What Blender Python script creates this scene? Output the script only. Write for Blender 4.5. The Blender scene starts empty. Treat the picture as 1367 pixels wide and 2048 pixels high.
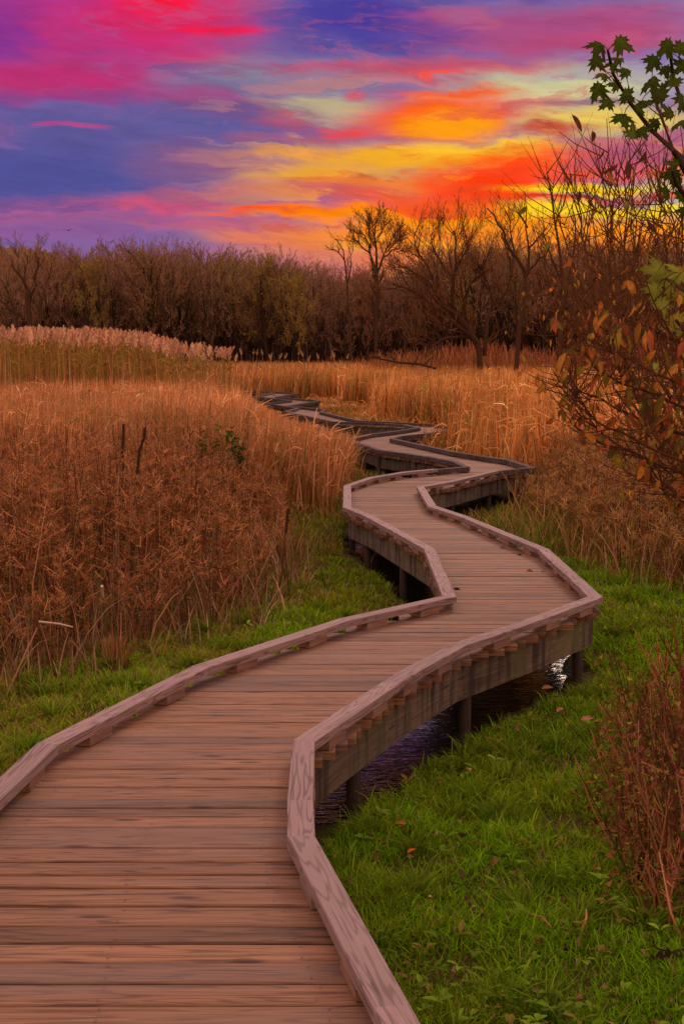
import bpy, math, random
import numpy as np
from mathutils import Vector
random.seed(7)
RNG = np.random.default_rng(11)
S = bpy.context.scene
COL = S.collection
R = math.radians

# ------------------------------------------------------------------ camera
F = 2844.0
TILT = math.atan((1024 - 715) / F)
CZ = 2.1
DECK = 0.45
cam_d = bpy.data.cameras.new("camera")
cam = bpy.data.objects.new("camera", cam_d)
COL.objects.link(cam)
cam.location = (0, 0, CZ)
cam.rotation_euler = (math.pi / 2 - TILT, 0, 0)
cam_d.sensor_fit = 'VERTICAL'
cam_d.sensor_height = 36.0
cam_d.sensor_width = 24.0
cam_d.lens = F / 2048 * 36.0
cam_d.clip_start = 0.1
cam_d.clip_end = 6000
S.camera = cam
S.view_settings.view_transform = 'Standard'
S.view_settings.look = 'None'
S.view_settings.exposure = 0
S.view_settings.gamma = 1
S.cycles.max_bounces = 6
S.cycles.diffuse_bounces = 3
S.cycles.glossy_bounces = 3
S.cycles.transmission_bounces = 4
S.cycles.transparent_max_bounces = 4


def ray(x, y):
    cx = (x - 683.5) / F
    cy = (1024 - y) / F
    c, s = math.cos(TILT), math.sin(TILT)
    return Vector((cx, c + cy * s, -s + cy * c))


def onz(x, y, z=0.0):
    d = ray(x, y)
    t = (z - CZ) / d.z
    return Vector((d.x * t, d.y * t, z))


def at(x, y, Y):
    d = ray(x, y)
    t = Y / d.y
    return Vector((d.x * t, Y, CZ + d.z * t))


def lin(r, g, b):
    def f(c):
        c /= 255.0
        return c / 12.92 if c <= 0.04045 else ((c + 0.055) / 1.055) ** 2.4
    return (f(r), f(g), f(b))


# ------------------------------------------------------------------ tagging
def tag(o, label=None, cat=None, group=None, kind=None):
    if label: o['label'] = label
    if cat: o['category'] = cat
    if group: o['group'] = group
    if kind: o['kind'] = kind
    return o


def empty(name, loc=(0, 0, 0), parent=None):
    o = bpy.data.objects.new(name, None)
    o.location = loc
    o.empty_display_size = 0.2
    COL.objects.link(o)
    if parent: o.parent = parent
    return o


# ------------------------------------------------------------------ mesh builder
class MB:
    def __init__(self):
        self.v = []; self.f = []; self.c = []; self.g = []; self.n = 0

    def add(self, V, Fs, col=None, g=None):
        V = np.asarray(V, dtype=np.float32).reshape(-1, 3)
        m = len(V)
        self.v.append(V)
        for f in (Fs if isinstance(Fs, list) else [Fs]):
            self.f.append(np.asarray(f, dtype=np.int64) + self.n)
        if col is None: col = (0.5, 0.5, 0.5)
        C = np.empty((m, 3), dtype=np.float32); C[:] = np.asarray(col, dtype=np.float32)
        self.c.append(C)
        G = np.zeros((m, 3), dtype=np.float32)
        if g is not None: G[:] = np.asarray(g, dtype=np.float32)
        self.g.append(G)
        self.n += m

    def build(self, name, mat, parent=None, loc=(0, 0, 0), smooth=False):
        me = self.mesh(name, mat, smooth)
        o = bpy.data.objects.new(name, me)
        o.location = loc
        COL.objects.link(o)
        if parent: o.parent = parent
        return o

    def mesh(self, name, mat, smooth=False):
        V = np.concatenate(self.v); C = np.concatenate(self.c); G = np.concatenate(self.g)
        loops = np.concatenate([f.ravel() for f in self.f])
        sizes = np.concatenate([np.full(len(f), f.shape[1], dtype=np.int64) for f in self.f])
        starts = np.concatenate([[0], np.cumsum(sizes)[:-1]])
        me = bpy.data.meshes.new(name)
        me.vertices.add(len(V)); me.loops.add(len(loops)); me.polygons.add(len(sizes))
        me.vertices.foreach_set("co", V.ravel())
        me.loops.foreach_set("vertex_index", loops.astype(np.int32))
        me.polygons.foreach_set("loop_start", starts.astype(np.int32))
        a = me.attributes.new("Col", 'FLOAT_COLOR', 'POINT')
        a.data.foreach_set("color", np.concatenate([C, np.ones((len(C), 1), np.float32)], 1).ravel())
        b = me.attributes.new("gc", 'FLOAT_VECTOR', 'POINT')
        b.data.foreach_set("vector", G.ravel())
        me.update(calc_edges=True)
        me.validate()
        me.polygons.foreach_set("use_smooth", np.full(len(me.polygons), smooth, dtype=bool))
        me.materials.append(mat)
        return me


def tube(mb, pts, rad, col, sides=5, cap=True):
    pts = [Vector(p) for p in pts]
    n = len(pts)
    if not hasattr(rad, '__len__'): rad = [rad] * n
    V = []
    for i in range(n):
        d = (pts[min(i + 1, n - 1)] - pts[max(i - 1, 0)])
        d = d.normalized() if d.length > 1e-9 else Vector((0, 0, 1))
        a = Vector((0, 0, 1)) if abs(d.z) < 0.9 else Vector((1, 0, 0))
        u = d.cross(a).normalized(); w = d.cross(u)
        for k in range(sides):
            an = 2 * math.pi * k / sides
            p = pts[i] + (u * math.cos(an) + w * math.sin(an)) * rad[i]
            V.append((p.x, p.y, p.z))
    Fq = []
    for i in range(n - 1):
        for k in range(sides):
            k2 = (k + 1) % sides
            Fq.append((i * sides + k, i * sides + k2, (i + 1) * sides + k2, (i + 1) * sides + k))
    fs = [Fq]
    if cap and sides > 2:
        fs.append([[(n - 1) * sides + k for k in range(sides)]])
        fs.append([[sides - 1 - k for k in range(sides)]])
    mb.add(V, fs, col, np.array([(p[0] + p[2], p[1], 0) for p in V]))


def ribbons(mb, A, B, w0, w1, col, mid=None, col2=None):
    """straight or once bent thin strips from A to B (n,3)"""
    A = np.asarray(A, float); B = np.asarray(B, float); n = len(A)
    if n == 0: return
    d = B - A
    rnd = RNG.normal(size=(n, 3)); rnd[:, 1] *= 0.35
    s = np.cross(d, rnd); s[:] = np.cross(d, np.array([0, 1.0, 0])) + 0.25 * s
    s /= (np.linalg.norm(s, axis=1, keepdims=True) + 1e-9)
    w0 = np.broadcast_to(np.asarray(w0, float), (n,))[:, None] * 0.5
    w1 = np.broadcast_to(np.asarray(w1, float), (n,))[:, None] * 0.5
    if mid is None:
        V = np.stack([A - s * w0, A + s * w0, B + s * w1, B - s * w1], 1)
        k = 4; fs = [np.array([[0, 1, 2, 3]])]
    else:
        wm = (w0 + w1) / 2
        V = np.stack([A - s * w0, A + s * w0, mid + s * wm, mid - s * wm, B + s * w1, B - s * w1], 1)
        k = 6; fs = [np.array([[0, 1, 2, 3], [3, 2, 4, 5]])]
    idx = np.arange(n)[:, None, None] * k
    faces = [(f[None] + idx).reshape(-1, 4) for f in fs]
    C = np.broadcast_to(np.asarray(col, np.float32), (n, 3))
    C = np.repeat(C[:, None, :], k, 1).copy()
    if col2 is not None:
        C[:, k // 2:, :] = np.broadcast_to(np.asarray(col2, np.float32), (n, 3))[:, None, :]
    mb.add(V.reshape(-1, 3), faces, C.reshape(-1, 3))


def blades(mb, P, h, w, lean, col0, col1, segs=3, droop=0.0, az=None, power=2.0):
    """curved grass blades: P (n,3)"""
    n = len(P)
    if n == 0: return
    if az is None: az = RNG.uniform(0, 2 * np.pi, n)
    h = np.broadcast_to(h, (n,)); w = np.broadcast_to(w, (n,)); lean = np.broadcast_to(lean, (n,))
    dirv = np.stack([np.cos(az), np.sin(az), np.zeros(n)], 1)
    ya = RNG.uniform(0, 2 * np.pi, n)
    side = np.stack([np.cos(ya), np.sin(ya), np.zeros(n)], 1)
    side[:, 1] *= 0.5
    side /= np.linalg.norm(side, axis=1, keepdims=True)
    T = np.linspace(0, 1, segs + 1)
    rows = []; cols = []
    for t in T:
        zz = h * (t - droop * np.abs(lean) * t ** 3)
        c = P + dirv * (lean * h * t ** power)[:, None] + np.stack([0 * h, 0 * h, zz], 1)
        ww = (w * 0.5 * max(0.0, (1 - t ** 2.2)))[:, None]
        cc = col0 + (col1 - col0) * t
        if t < 1:
            rows += [c - side * ww, c + side * ww]; cols += [cc, cc]
        else:
            rows += [c]; cols += [cc]
    V = np.stack(rows, 1); C = np.stack(cols, 1)
    k = V.shape[1]
    q = [[2 * i, 2 * i + 1, 2 * i + 3, 2 * i + 2] for i in range(segs - 1)]
    tri = [[2 * (segs - 1), 2 * (segs - 1) + 1, 2 * segs]]
    idx = np.arange(n)[:, None, None] * k
    fs = []
    if q: fs.append((np.array(q)[None] + idx).reshape(-1, 4))
    fs.append((np.array(tri)[None] + idx).reshape(-1, 3))
    mb.add(V.reshape(-1, 3), fs, C.reshape(-1, 3))


def bits(mb, P, size, col, flat=0.0):
    """random small triangles (dried flower fluff, leaf scraps)"""
    n = len(P)
    if n == 0: return
    a = RNG.normal(size=(n, 3)); b = RNG.normal(size=(n, 3))
    a /= np.linalg.norm(a, axis=1, keepdims=True); b /= np.linalg.norm(b, axis=1, keepdims=True)
    sz = np.broadcast_to(size, (n,))[:, None]
    V = np.stack([P - a * sz * .5, P + a * sz * .5, P + b * sz * .6], 1)
    fs = (np.array([[0, 1, 2]])[None] + np.arange(n)[:, None, None] * 3).reshape(-1, 3)
    C = np.repeat(np.broadcast_to(np.asarray(col, np.float32), (n, 3))[:, None], 3, 1)
    mb.add(V.reshape(-1, 3), [fs], C.reshape(-1, 3))


def jit(col, n, s=0.25, hue=0.08):
    c = np.asarray(col, float)[None] * np.exp(RNG.normal(0, s, (n, 1)))
    return np.clip(c * (1 + RNG.normal(0, hue, (n, 3))), 0.001, 0.9)


def mixc(cols, n, s=0.2, hue=0.06, p=None):
    cols = np.asarray(cols, float)
    i = RNG.choice(len(cols), n, p=p)
    return np.clip(cols[i] * np.exp(RNG.normal(0, s, (n, 1))) * (1 + RNG.normal(0, hue, (n, 3))), 0.001, 0.9)


# ------------------------------------------------------------------ node helpers
def mat_new(name):
    m = bpy.data.materials.new(name); m.use_nodes = True
    nt = m.node_tree; nt.nodes.clear()
    return m, nt


def nd(nt, t, **kw):
    n = nt.nodes.new(t)
    for k, v in kw.items():
        if k.startswith('i_'):
            key = k[2:]
            key = int(key) if key.isdigit() else key
            n.inputs[key].default_value = v
        else:
            setattr(n, k, v)
    return n


def mth(nt, op, a, b=None, clamp=False):
    n = nt.nodes.new('ShaderNodeMath'); n.operation = op; n.use_clamp = clamp
    for i, x in enumerate((a, b)):
        if x is None: continue
        if isinstance(x, (int, float)): n.inputs[i].default_value = x
        else: nt.links.new(x, n.inputs[i])
    return n.outputs[0]


def vmth(nt, op, a, b=None):
    n = nt.nodes.new('ShaderNodeVectorMath'); n.operation = op
    for i, x in enumerate((a, b)):
        if x is None: continue
        if isinstance(x, tuple): n.inputs[i].default_value = x
        else: nt.links.new(x, n.inputs[i])
    return n.outputs['Value'] if op == 'LENGTH' else n.outputs[0]


def mixrgb(nt, fac, a, b, blend='MIX'):
    n = nt.nodes.new('ShaderNodeMix'); n.data_type = 'RGBA'; n.blend_type = blend
    for i, x in ((0, fac), (6, a), (7, b)):
        if isinstance(x, (int, float)): n.inputs[i].default_value = x
        elif isinstance(x, tuple): n.inputs[i].default_value = (*x[:3], 1)
        else: nt.links.new(x, n.inputs[i])
    return n.outputs[2]


def mapr(nt, v, a, b, c=0.0, d=1.0, smooth=True):
    n = nt.nodes.new('ShaderNodeMapRange')
    n.interpolation_type = 'SMOOTHSTEP' if smooth else 'LINEAR'
    nt.links.new(v, n.inputs[0])
    for i, x in enumerate((a, b, c, d)): n.inputs[i + 1].default_value = x
    return n.outputs[0]


def noise(nt, vec, scale=1.0, detail=2.0, rough=0.5, dist=0.0):
    n = nt.nodes.new('ShaderNodeTexNoise')
    nt.links.new(vec, n.inputs['Vector'])
    n.inputs['Scale'].default_value = scale; n.inputs['Detail'].default_value = detail
    n.inputs['Roughness'].default_value = rough; n.inputs['Distortion'].default_value = dist
    return n


def leafy(name, trans=0.3, gloss=0.0):
    m, nt = mat_new(name)
    at_ = nd(nt, 'ShaderNodeAttribute', attribute_name='Col')
    d = nd(nt, 'ShaderNodeBsdfDiffuse')
    nt.links.new(at_.outputs['Color'], d.inputs['Color'])
    out = nd(nt, 'ShaderNodeOutputMaterial')
    last = d.outputs[0]
    if trans > 0:
        t = nd(nt, 'ShaderNodeBsdfTranslucent')
        nt.links.new(at_.outputs['Color'], t.inputs['Color'])
        mx = nd(nt, 'ShaderNodeMixShader', i_0=trans)
        nt.links.new(last, mx.inputs[1]); nt.links.new(t.outputs[0], mx.inputs[2])
        last = mx.outputs[0]
    if gloss > 0:
        g = nd(nt, 'ShaderNodeBsdfGlossy'); g.inputs['Roughness'].default_value = 0.45
        g.inputs['Color'].default_value = (1, 1, 1, 1)
        mx = nd(nt, 'ShaderNodeMixShader', i_0=gloss)
        nt.links.new(last, mx.inputs[1]); nt.links.new(g.outputs[0], mx.inputs[2])
        last = mx.outputs[0]
    nt.links.new(last, out.inputs[0])
    return m


def wood(name, dark, light, ring=10.0, ringamt=0.5, streak=0.5, tint=0.25, stain=0.0, knots=True, rough=0.75, line=False,
         moss=None, nails=False):
    m, nt = mat_new(name)
    L = nt.links
    g = nd(nt, 'ShaderNodeAttribute', attribute_name='gc').outputs['Vector']
    sp = nd(nt, 'ShaderNodeSeparateXYZ'); L.new(g, sp.inputs[0])
    x, y, s = sp.outputs
    ss = mth(nt, 'MULTIPLY', s, 17.31)

    def vec(ax, ay):
        c = nd(nt, 'ShaderNodeCombineXYZ')
        L.new(mth(nt, 'ADD', mth(nt, 'MULTIPLY', x, ax), ss), c.inputs[0]); L.new(mth(nt, 'MULTIPLY', y, ay), c.inputs[1]); L.new(ss, c.inputs[2])
        return c.outputs[0]
    fine = noise(nt, vec(4.0, 150), 1, 3, 0.6).outputs[0]
    broad = noise(nt, vec(2.6, 46), 1, 4, 0.62).outputs[0]
    fig = noise(nt, vec(1.1, 13), 1, 2, 0.5, 0.1).outputs[0]
    rings = mth(nt, 'SINE', mth(nt, 'MULTIPLY', fig, ring * 6.283))
    rings = mapr(nt, rings, -1.05, -0.25) if line else mapr(nt, rings, -0.6, 0.9)
    v = mth(nt, 'ADD', mth(nt, 'MULTIPLY', mapr(nt, fine, .3, .7), streak * .5), mth(nt, 'MULTIPLY', mapr(nt, broad, .3, .7), streak * .7))
    v = mth(nt, 'ADD', v, mth(nt, 'MULTIPLY', rings, ringamt))
    v = mth(nt, 'DIVIDE', v, streak * 1.2 + ringamt, True)
    c = mixrgb(nt, v, dark, light)
    wn = nd(nt, 'ShaderNodeTexWhiteNoise', noise_dimensions='1D'); L.new(s, wn.inputs['W'])
    tv = mth(nt, 'ADD', mth(nt, 'MULTIPLY', wn.outputs['Value'], tint * 2), 1 - tint)
    c = mixrgb(nt, 1.0, c, nt_rgb(nt, tv), 'MULTIPLY')
    # greyer weathering in long patches
    wth = mapr(nt, noise(nt, vec(0.35, 5), 1, 2).outputs[0], .42, .68)
    grey = tuple(sum(light) / 3 * k for k in (1.18, 0.84, 0.66))
    c = mixrgb(nt, mth(nt, 'MULTIPLY', wth, 0.34), c, grey)
    if knots:
        vo = nd(nt, 'ShaderNodeTexVoronoi', voronoi_dimensions='2D'); L.new(vec(1.6, 6.6), vo.inputs['Vector']); vo.inputs['Scale'].default_value = 1.0
        k = mapr(nt, vo.outputs['Distance'], .035, .12, 1, 0)
        gate = mth(nt, 'GREATER_THAN', nd_sep(nt, vo.outputs['Color']), 0.74)
        c = mixrgb(nt, mth(nt, 'MULTIPLY', mth(nt, 'MULTIPLY', k, gate), 0.78), c, tuple(d * .45 for d in dark))
    # thin drying checks along the grain
    ck = mapr(nt, noise(nt, vec(1.6, 62), 1, 1).outputs[0], .66, .70)
    c = mixrgb(nt, mth(nt, 'MULTIPLY', ck, .5), c, tuple(d * .45 for d in dark))
    if stain > 0:
        st = mapr(nt, noise(nt, vec(11, 1.0), 1, 3, .6).outputs[0], .42, .66)
        c = mixrgb(nt, mth(nt, 'MULTIPLY', st, stain), c, tuple(d * .32 for d in dark))
        if moss:
            mo = mapr(nt, noise(nt, vec(2.2, 1.5), 1, 2).outputs[0], .5, .72)
            c = mixrgb(nt, mth(nt, 'MULTIPLY', mo, .55), c, moss)
    b = nd(nt, 'ShaderNodeBsdfPrincipled')
    L.new(c, b.inputs['Base Color']); b.inputs['Roughness'].default_value = rough
    b.inputs['Specular IOR Level'].default_value = 0.3
    bp = nd(nt, 'ShaderNodeBump', i_Strength=0.35, i_Distance=0.004)
    L.new(mth(nt, 'ADD', fine, mth(nt, 'MULTIPLY', ck, -2)), bp.inputs['Height']); L.new(bp.outputs[0], b.inputs['Normal'])
    o = nd(nt, 'ShaderNodeOutputMaterial'); L.new(b.outputs[0], o.inputs[0])
    return m


def nt_rgb(nt, v):
    c = nd(nt, 'ShaderNodeCombineXYZ')
    for i in range(3): nt.links.new(v, c.inputs[i])
    return c.outputs[0]


def nd_sep(nt, colr):
    s = nd(nt, 'ShaderNodeSeparateColor'); nt.links.new(colr, s.inputs[0])
    return s.outputs[0]


# ------------------------------------------------------------------ sky
SUN_AZ, SUN_EL = R(16), R(24)


def build_world():
    w = bpy.data.worlds.new("World"); S.world = w; w.use_nodes = True
    nt = w.node_tree; nt.nodes.clear(); L = nt.links
    tc = nd(nt, 'ShaderNodeTexCoord')
    dirv = vmth(nt, 'NORMALIZE', tc.outputs['Generated'])
    sp = nd(nt, 'ShaderNodeSeparateXYZ'); L.new(dirv, sp.inputs[0])
    az = mth(nt, 'ARCTAN2', sp.outputs[0], sp.outputs[1])
    el = mth(nt, 'ARCSINE', sp.outputs[2])
    # hundred-pixel sky units: u to the right of the view axis, v down from the top
    u = mth(nt, 'ADD', mth(nt, 'MULTIPLY', az, F / 100), 6.835)
    v = mth(nt, 'SUBTRACT', 7.15, mth(nt, 'MULTIPLY', el, F / 100))
    c = nd(nt, 'ShaderNodeCombineXYZ'); L.new(u, c.inputs[0]); L.new(v, c.inputs[1])
    uv0 = c.outputs[0]
    ct = nd(nt, 'ShaderNodeCombineXYZ'); L.new(u, ct.inputs[0]); L.new(mth(nt, 'ADD', v, mth(nt, 'MULTIPLY', u, -.07)), ct.inputs[1])
    uv = ct.outputs[0]
    st = vmth(nt, 'MULTIPLY', uv, (0.42, 1.05, 1.0))
    n1 = noise(nt, st, 1.0, 5.0, 0.55, 0.4)
    n2 = noise(nt, vmth(nt, 'MULTIPLY', uv, (0.8, 4.2, 1.0)), 1.0, 7.0, 0.62, 0.5)
    wv = vmth(nt, 'MULTIPLY', vmth(nt, 'SUBTRACT', n1.outputs['Color'], (.5, .5, .5)), (2.2, 0.75, 0))
    wv2 = vmth(nt, 'MULTIPLY', vmth(nt, 'SUBTRACT', n2.outputs['Color'], (.5, .5, .5)), (1.2, 0.36, 0))
    p = vmth(nt, 'ADD', uv0, vmth(nt, 'ADD', wv, wv2))
    # clear sky seen between the clouds
    sk = nd(nt, 'ShaderNodeTexSky', sky_type='NISHITA')
    sk.sun_disc = False; sk.sun_elevation = SUN_EL; sk.sun_rotation = SUN_AZ
    base = mixrgb(nt, 0.96, mixrgb(nt, 1.0, sk.outputs[0], (0.1, 0.1, 0.1), 'MULTIPLY'), lin(104, 80, 150))
    cur = base

    def blob(cx, cy, rx, ry, rgb, a=1.0, soft=0.25):
        nonlocal cur
        q = vmth(nt, 'MULTIPLY', vmth(nt, 'SUBTRACT', p, (cx / 100, cy / 100, 0)), (100 / rx, 100 / ry, 0))
        k = mapr(nt, vmth(nt, 'LENGTH', q), 1.25, soft, 0.0, a)
        cur = mixrgb(nt, k, cur, lin(*rgb))
    B = [
        # left side, blue and mauve
        (250, 340, 560, 120, (86, 84, 150), 1), (60, 370, 230, 60, (80, 80, 150), .9),
        (300, 300, 260, 40, (100, 90, 150), .6), (420, 350, 170, 60, (130, 90, 135), .8),
        (150, 440, 560, 36, (160, 88, 138), 1), (60, 478, 320, 22, (140, 88, 150), .9), (330, 425, 160, 14, (214, 80, 110), .7),
        # upper left magenta
        (190, 95, 370, 130, (188, 50, 122), 1), (120, 20, 330, 60, (170, 52, 140), .8), (10, 120, 110, 80, (122, 50, 145), .85),
        (120, 195, 300, 40, (190, 44, 108), .9), (350, 60, 190, 75, (225, 35, 88), .9), (335, 30, 115, 45, (252, 22, 58), 1),
        (420, 96, 110, 13, (240, 28, 70), .9), (400, 150, 120, 28, (206, 50, 108), .8), (150, 225, 330, 14, (150, 60, 130), .7),
        # blue tongue along the top
        (720, 75, 250, 70, (72, 62, 152), 1), (860, 105, 160, 35, (66, 60, 150), .8), (1120, 8, 560, 40, (76, 62, 156), 1), (560, 10, 110, 26, (88, 70, 160), .8),
        # grey green haze streaks in the middle
        (560, 175, 260, 42, (138, 126, 150), .95), (480, 196, 220, 20, (120, 108, 150), .7), (640, 235, 150, 30, (190, 172, 132), .95),
        (430, 222, 140, 22, (168, 74, 122), .7), (480, 245, 160, 22, (112, 78, 132), .8), (660, 150, 120, 12, (190, 84, 120), .7),
        # upper right rose
        (1120, 92, 330, 50, (168, 76, 128), 1), (1180, 120, 260, 26, (184, 72, 116), .9), (900, 160, 300, 26, (200, 78, 100), .9), (850, 70, 60, 14, (196, 76, 120), .4),
        # pale yellow window on the right
        (1110, 205, 260, 52, (206, 200, 150), 1), (1190, 180, 210, 18, (168, 158, 165), .8), (1190, 272, 240, 34, (228, 196, 96), 1),
        (1130, 240, 150, 11, (146, 104, 120), .85),
        # orange cloud
        (880, 250, 190, 58, (252, 96, 22), 1), (900, 265, 110, 32, (255, 156, 20), 1), (905, 205, 110, 14, (250, 92, 24), .9), (870, 168, 50, 7, (250, 80, 44), .8),
        (705, 272, 70, 16, (246, 66, 34), .75), (692, 209, 32, 9, (232, 66, 70), .6), (590, 262, 120, 16, (168, 82, 116), .7), (620, 290, 160, 16, (176, 92, 112), .8),
        (1080, 292, 90, 14, (196, 62, 44), .9),
        # yellow band
        (820, 332, 370, 40, (240, 168, 40), 1), (960, 318, 200, 20, (252, 196, 44), .9), (610, 366, 190, 28, (238, 166, 46), .95), (860, 372, 180, 16, (240, 140, 44), .8),
        (600, 318, 150, 12, (226, 146, 70), .8), (470, 338, 110, 24, (150, 88, 128), .6),
        (720, 369, 38, 9, (150, 66, 60), .9), (775, 371, 22, 6, (156, 70, 56), .8), (560, 376, 120, 6, (206, 120, 50), .6),
        # red under the yellow
        (770, 386, 320, 26, (234, 122, 56), 1),
        (640, 405, 380, 20, (206, 92, 92), .95), (840, 408, 200, 20, (236, 92, 50), .9), (1090, 345, 230, 34, (252, 86, 24), .95), (990, 386, 170, 62, (255, 60, 12), 1),
        (1290, 330, 170, 36, (176, 84, 112), .95), (1200, 310, 130, 12, (204, 110, 96), .7), (1330, 365, 140, 12, (250, 84, 20), .9),
        # glow over the horizon
        (640, 438, 260, 16, (255, 120, 12), 1), (520, 440, 90, 8, (254, 76, 12), .9), (950, 452, 420, 34, (255, 146, 14), 1), (880, 430, 150, 14, (244, 96, 26), .8),
        (900, 424, 240, 26, (253, 86, 14), .85), (700, 446, 200, 12, (255, 136, 12), .8),
        (560, 480, 230, 24, (214, 116, 96), .95), (420, 462, 170, 14, (196, 96, 120), .8),
        (1150, 388, 190, 15, (255, 222, 22), 1), (1180, 430, 240, 18, (255, 226, 20), 1), (1130, 409, 130, 8, (214, 48, 26), .95), (1320, 405, 120, 9, (250, 104, 20), .9),
        (1220, 470, 330, 22, (255, 160, 24), 1), (850, 478, 260, 26, (252, 138, 26), 1),
        (1080, 492, 620, 40, (250, 140, 34), 1), (1000, 530, 700, 46, (240, 130, 46), 1), (640, 530, 220, 44, (222, 122, 90), .95), (150, 540, 560, 50, (146, 96, 150), .95),
        # thin wisps
        (165, 282, 62, 8, (196, 66, 132), .75), (415, 329, 46, 3, (200, 110, 150), .5), (740, 410, 46, 4, (250, 110, 90), .5),
    ]
    for b in B: blob(*b)
    cm = noise(nt, vmth(nt, 'MULTIPLY', p, (0.33, 1.9, 1.0)), 1.0, 6.0, 0.62, 0.8).outputs[0]
    right = mapr(nt, u, 2.6, 6.8)
    low = mapr(nt, v, 1.2, 3.0)
    cc1 = mixrgb(nt, right, lin(88, 78, 146), mixrgb(nt, low, lin(170, 76, 120), lin(226, 78, 40)))
    cur = mixrgb(nt, mapr(nt, cm, .54, .66, 0, .60), cur, cc1)
    cc2 = mixrgb(nt, right, lin(140, 92, 148), mixrgb(nt, low, lin(194, 92, 120), lin(255, 176, 46)))
    cur = mixrgb(nt, mapr(nt, cm, .46, .35, 0, .45), cur, cc2)
    # streaky light and dark in the cloud deck
    sv = noise(nt, vmth(nt, 'MULTIPLY', uv, (0.9, 5.0, 1.0)), 1.0, 6.0, 0.62, 0.6).outputs[0]
    g = mapr(nt, sv, .25, .75, .88, 1.14, False)
    cur = mixrgb(nt, 1.0, cur, nt_rgb(nt, g), 'MULTIPLY')
    # unseen pale bright sky overhead and behind, added to light the land
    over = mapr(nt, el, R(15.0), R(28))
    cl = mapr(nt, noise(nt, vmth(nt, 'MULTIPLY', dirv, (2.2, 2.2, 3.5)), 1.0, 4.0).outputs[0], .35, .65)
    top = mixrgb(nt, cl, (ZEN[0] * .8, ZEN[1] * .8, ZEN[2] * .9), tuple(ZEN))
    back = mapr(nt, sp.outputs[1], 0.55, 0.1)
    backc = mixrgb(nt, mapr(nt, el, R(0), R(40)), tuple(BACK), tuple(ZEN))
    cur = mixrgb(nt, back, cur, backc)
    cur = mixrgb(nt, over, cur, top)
    bg = nd(nt, 'ShaderNodeBackground'); L.new(cur, bg.inputs[0]); bg.inputs[1].default_value = 1.0
    o = nd(nt, 'ShaderNodeOutputWorld'); L.new(bg.outputs[0], o.inputs[0])


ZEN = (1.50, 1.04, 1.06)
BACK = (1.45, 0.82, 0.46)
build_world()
sl = bpy.data.lights.new("sun", 'SUN'); so = bpy.data.objects.new("sun", sl); COL.objects.link(so)
sl.energy = 0.9; sl.angle = R(11); sl.color = (1.0, 0.72, 0.48)
sd = Vector((math.sin(SUN_AZ) * math.cos(SUN_EL), math.cos(SUN_AZ) * math.cos(SUN_EL), math.sin(SUN_EL)))
so.rotation_euler = sd.to_track_quat('Z', 'Y').to_euler()
so.location = sd * 60

# ------------------------------------------------------------------ boardwalk edges (from the photo, unprojected)
RT_NEW = DECK + 0.086      # top of new rails
RT_OLD = DECK + 0.080
Lnew = [(-420, 1965), (95, 1487), (400, 1333), (687, 1239), (898, 1192), (858, 1097), (735, 1030), (694, 1014), (694, 971), (741, 955), (807, 944), (870, 938)]
Lold = [(870, 938), (932, 933), (908, 922), (865, 914), (757, 899), (696, 878), (740, 868), (788, 862.5), (837, 855), (809, 849), (770, 846.5),
        (667, 843), (570, 822.5), (595, 816), (532, 806), (582, 800.5), (509, 792), (545, 785), (488, 783)]
Rnew = [(900, 2235), (783, 2012), (602, 1672), (600, 1600), (607, 1481), (781, 1365), (827, 1337), (919, 1288), (1057, 1242), (1190, 1193), (1086, 1098),
        (925, 1032), (864, 1012), (840, 973), (903, 962), (991, 941)]
Rold = [(991, 941), (1064, 934), (1019, 920), (911, 904), (783, 877), (799, 872), (924, 859), (904, 852.5), (860, 847.5), (717, 841), (641, 823.5),
        (650, 819), (576, 811), (639, 801), (553, 793), (596, 786), (489, 780.5)]
PLn = [onz(x, y, RT_NEW) for x, y in Lnew]; PLo = [onz(x, y, RT_OLD) for x, y in Lold]
PRn = [onz(x, y, RT_NEW) for x, y in Rnew]; PRo = [onz(x, y, RT_OLD) for x, y in Rold]


def join(a, b):
    b = [p.copy() for p in b]
    off = a[-1].y - b[0].y; ox = a[-1].x - b[0].x
    for i, p in enumerate(b):
        k = max(0, 1 - i / 4); p.y += off * k; p.x += ox * k
    return b


PLo = join(PLn, PLo); PRo = join(PRn, PRo)
LE = PLn + PLo[1:]; RE = PRn + PRo[1:]
Ly = np.array([p.y for p in LE]); Lx = np.array([p.x for p in LE])
Ry = np.array([p.y for p in RE]); Rx = np.array([p.x for p in RE])
for A in (Ly, Ry):
    for i in range(1, len(A)): A[i] = max(A[i], A[i - 1] + 0.02)


def XL(y): return np.interp(y, Ly, Lx)
def XR(y): return np.interp(y, Ry, Rx)


def edge_dist(px, py):
    """distance from the middle band of the walk (negative under the deck)"""
    l, r = XL(py), XR(py)
    return np.maximum(l - px, px - r)


YEND = min(Ly[-1], Ry[-1])

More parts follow.
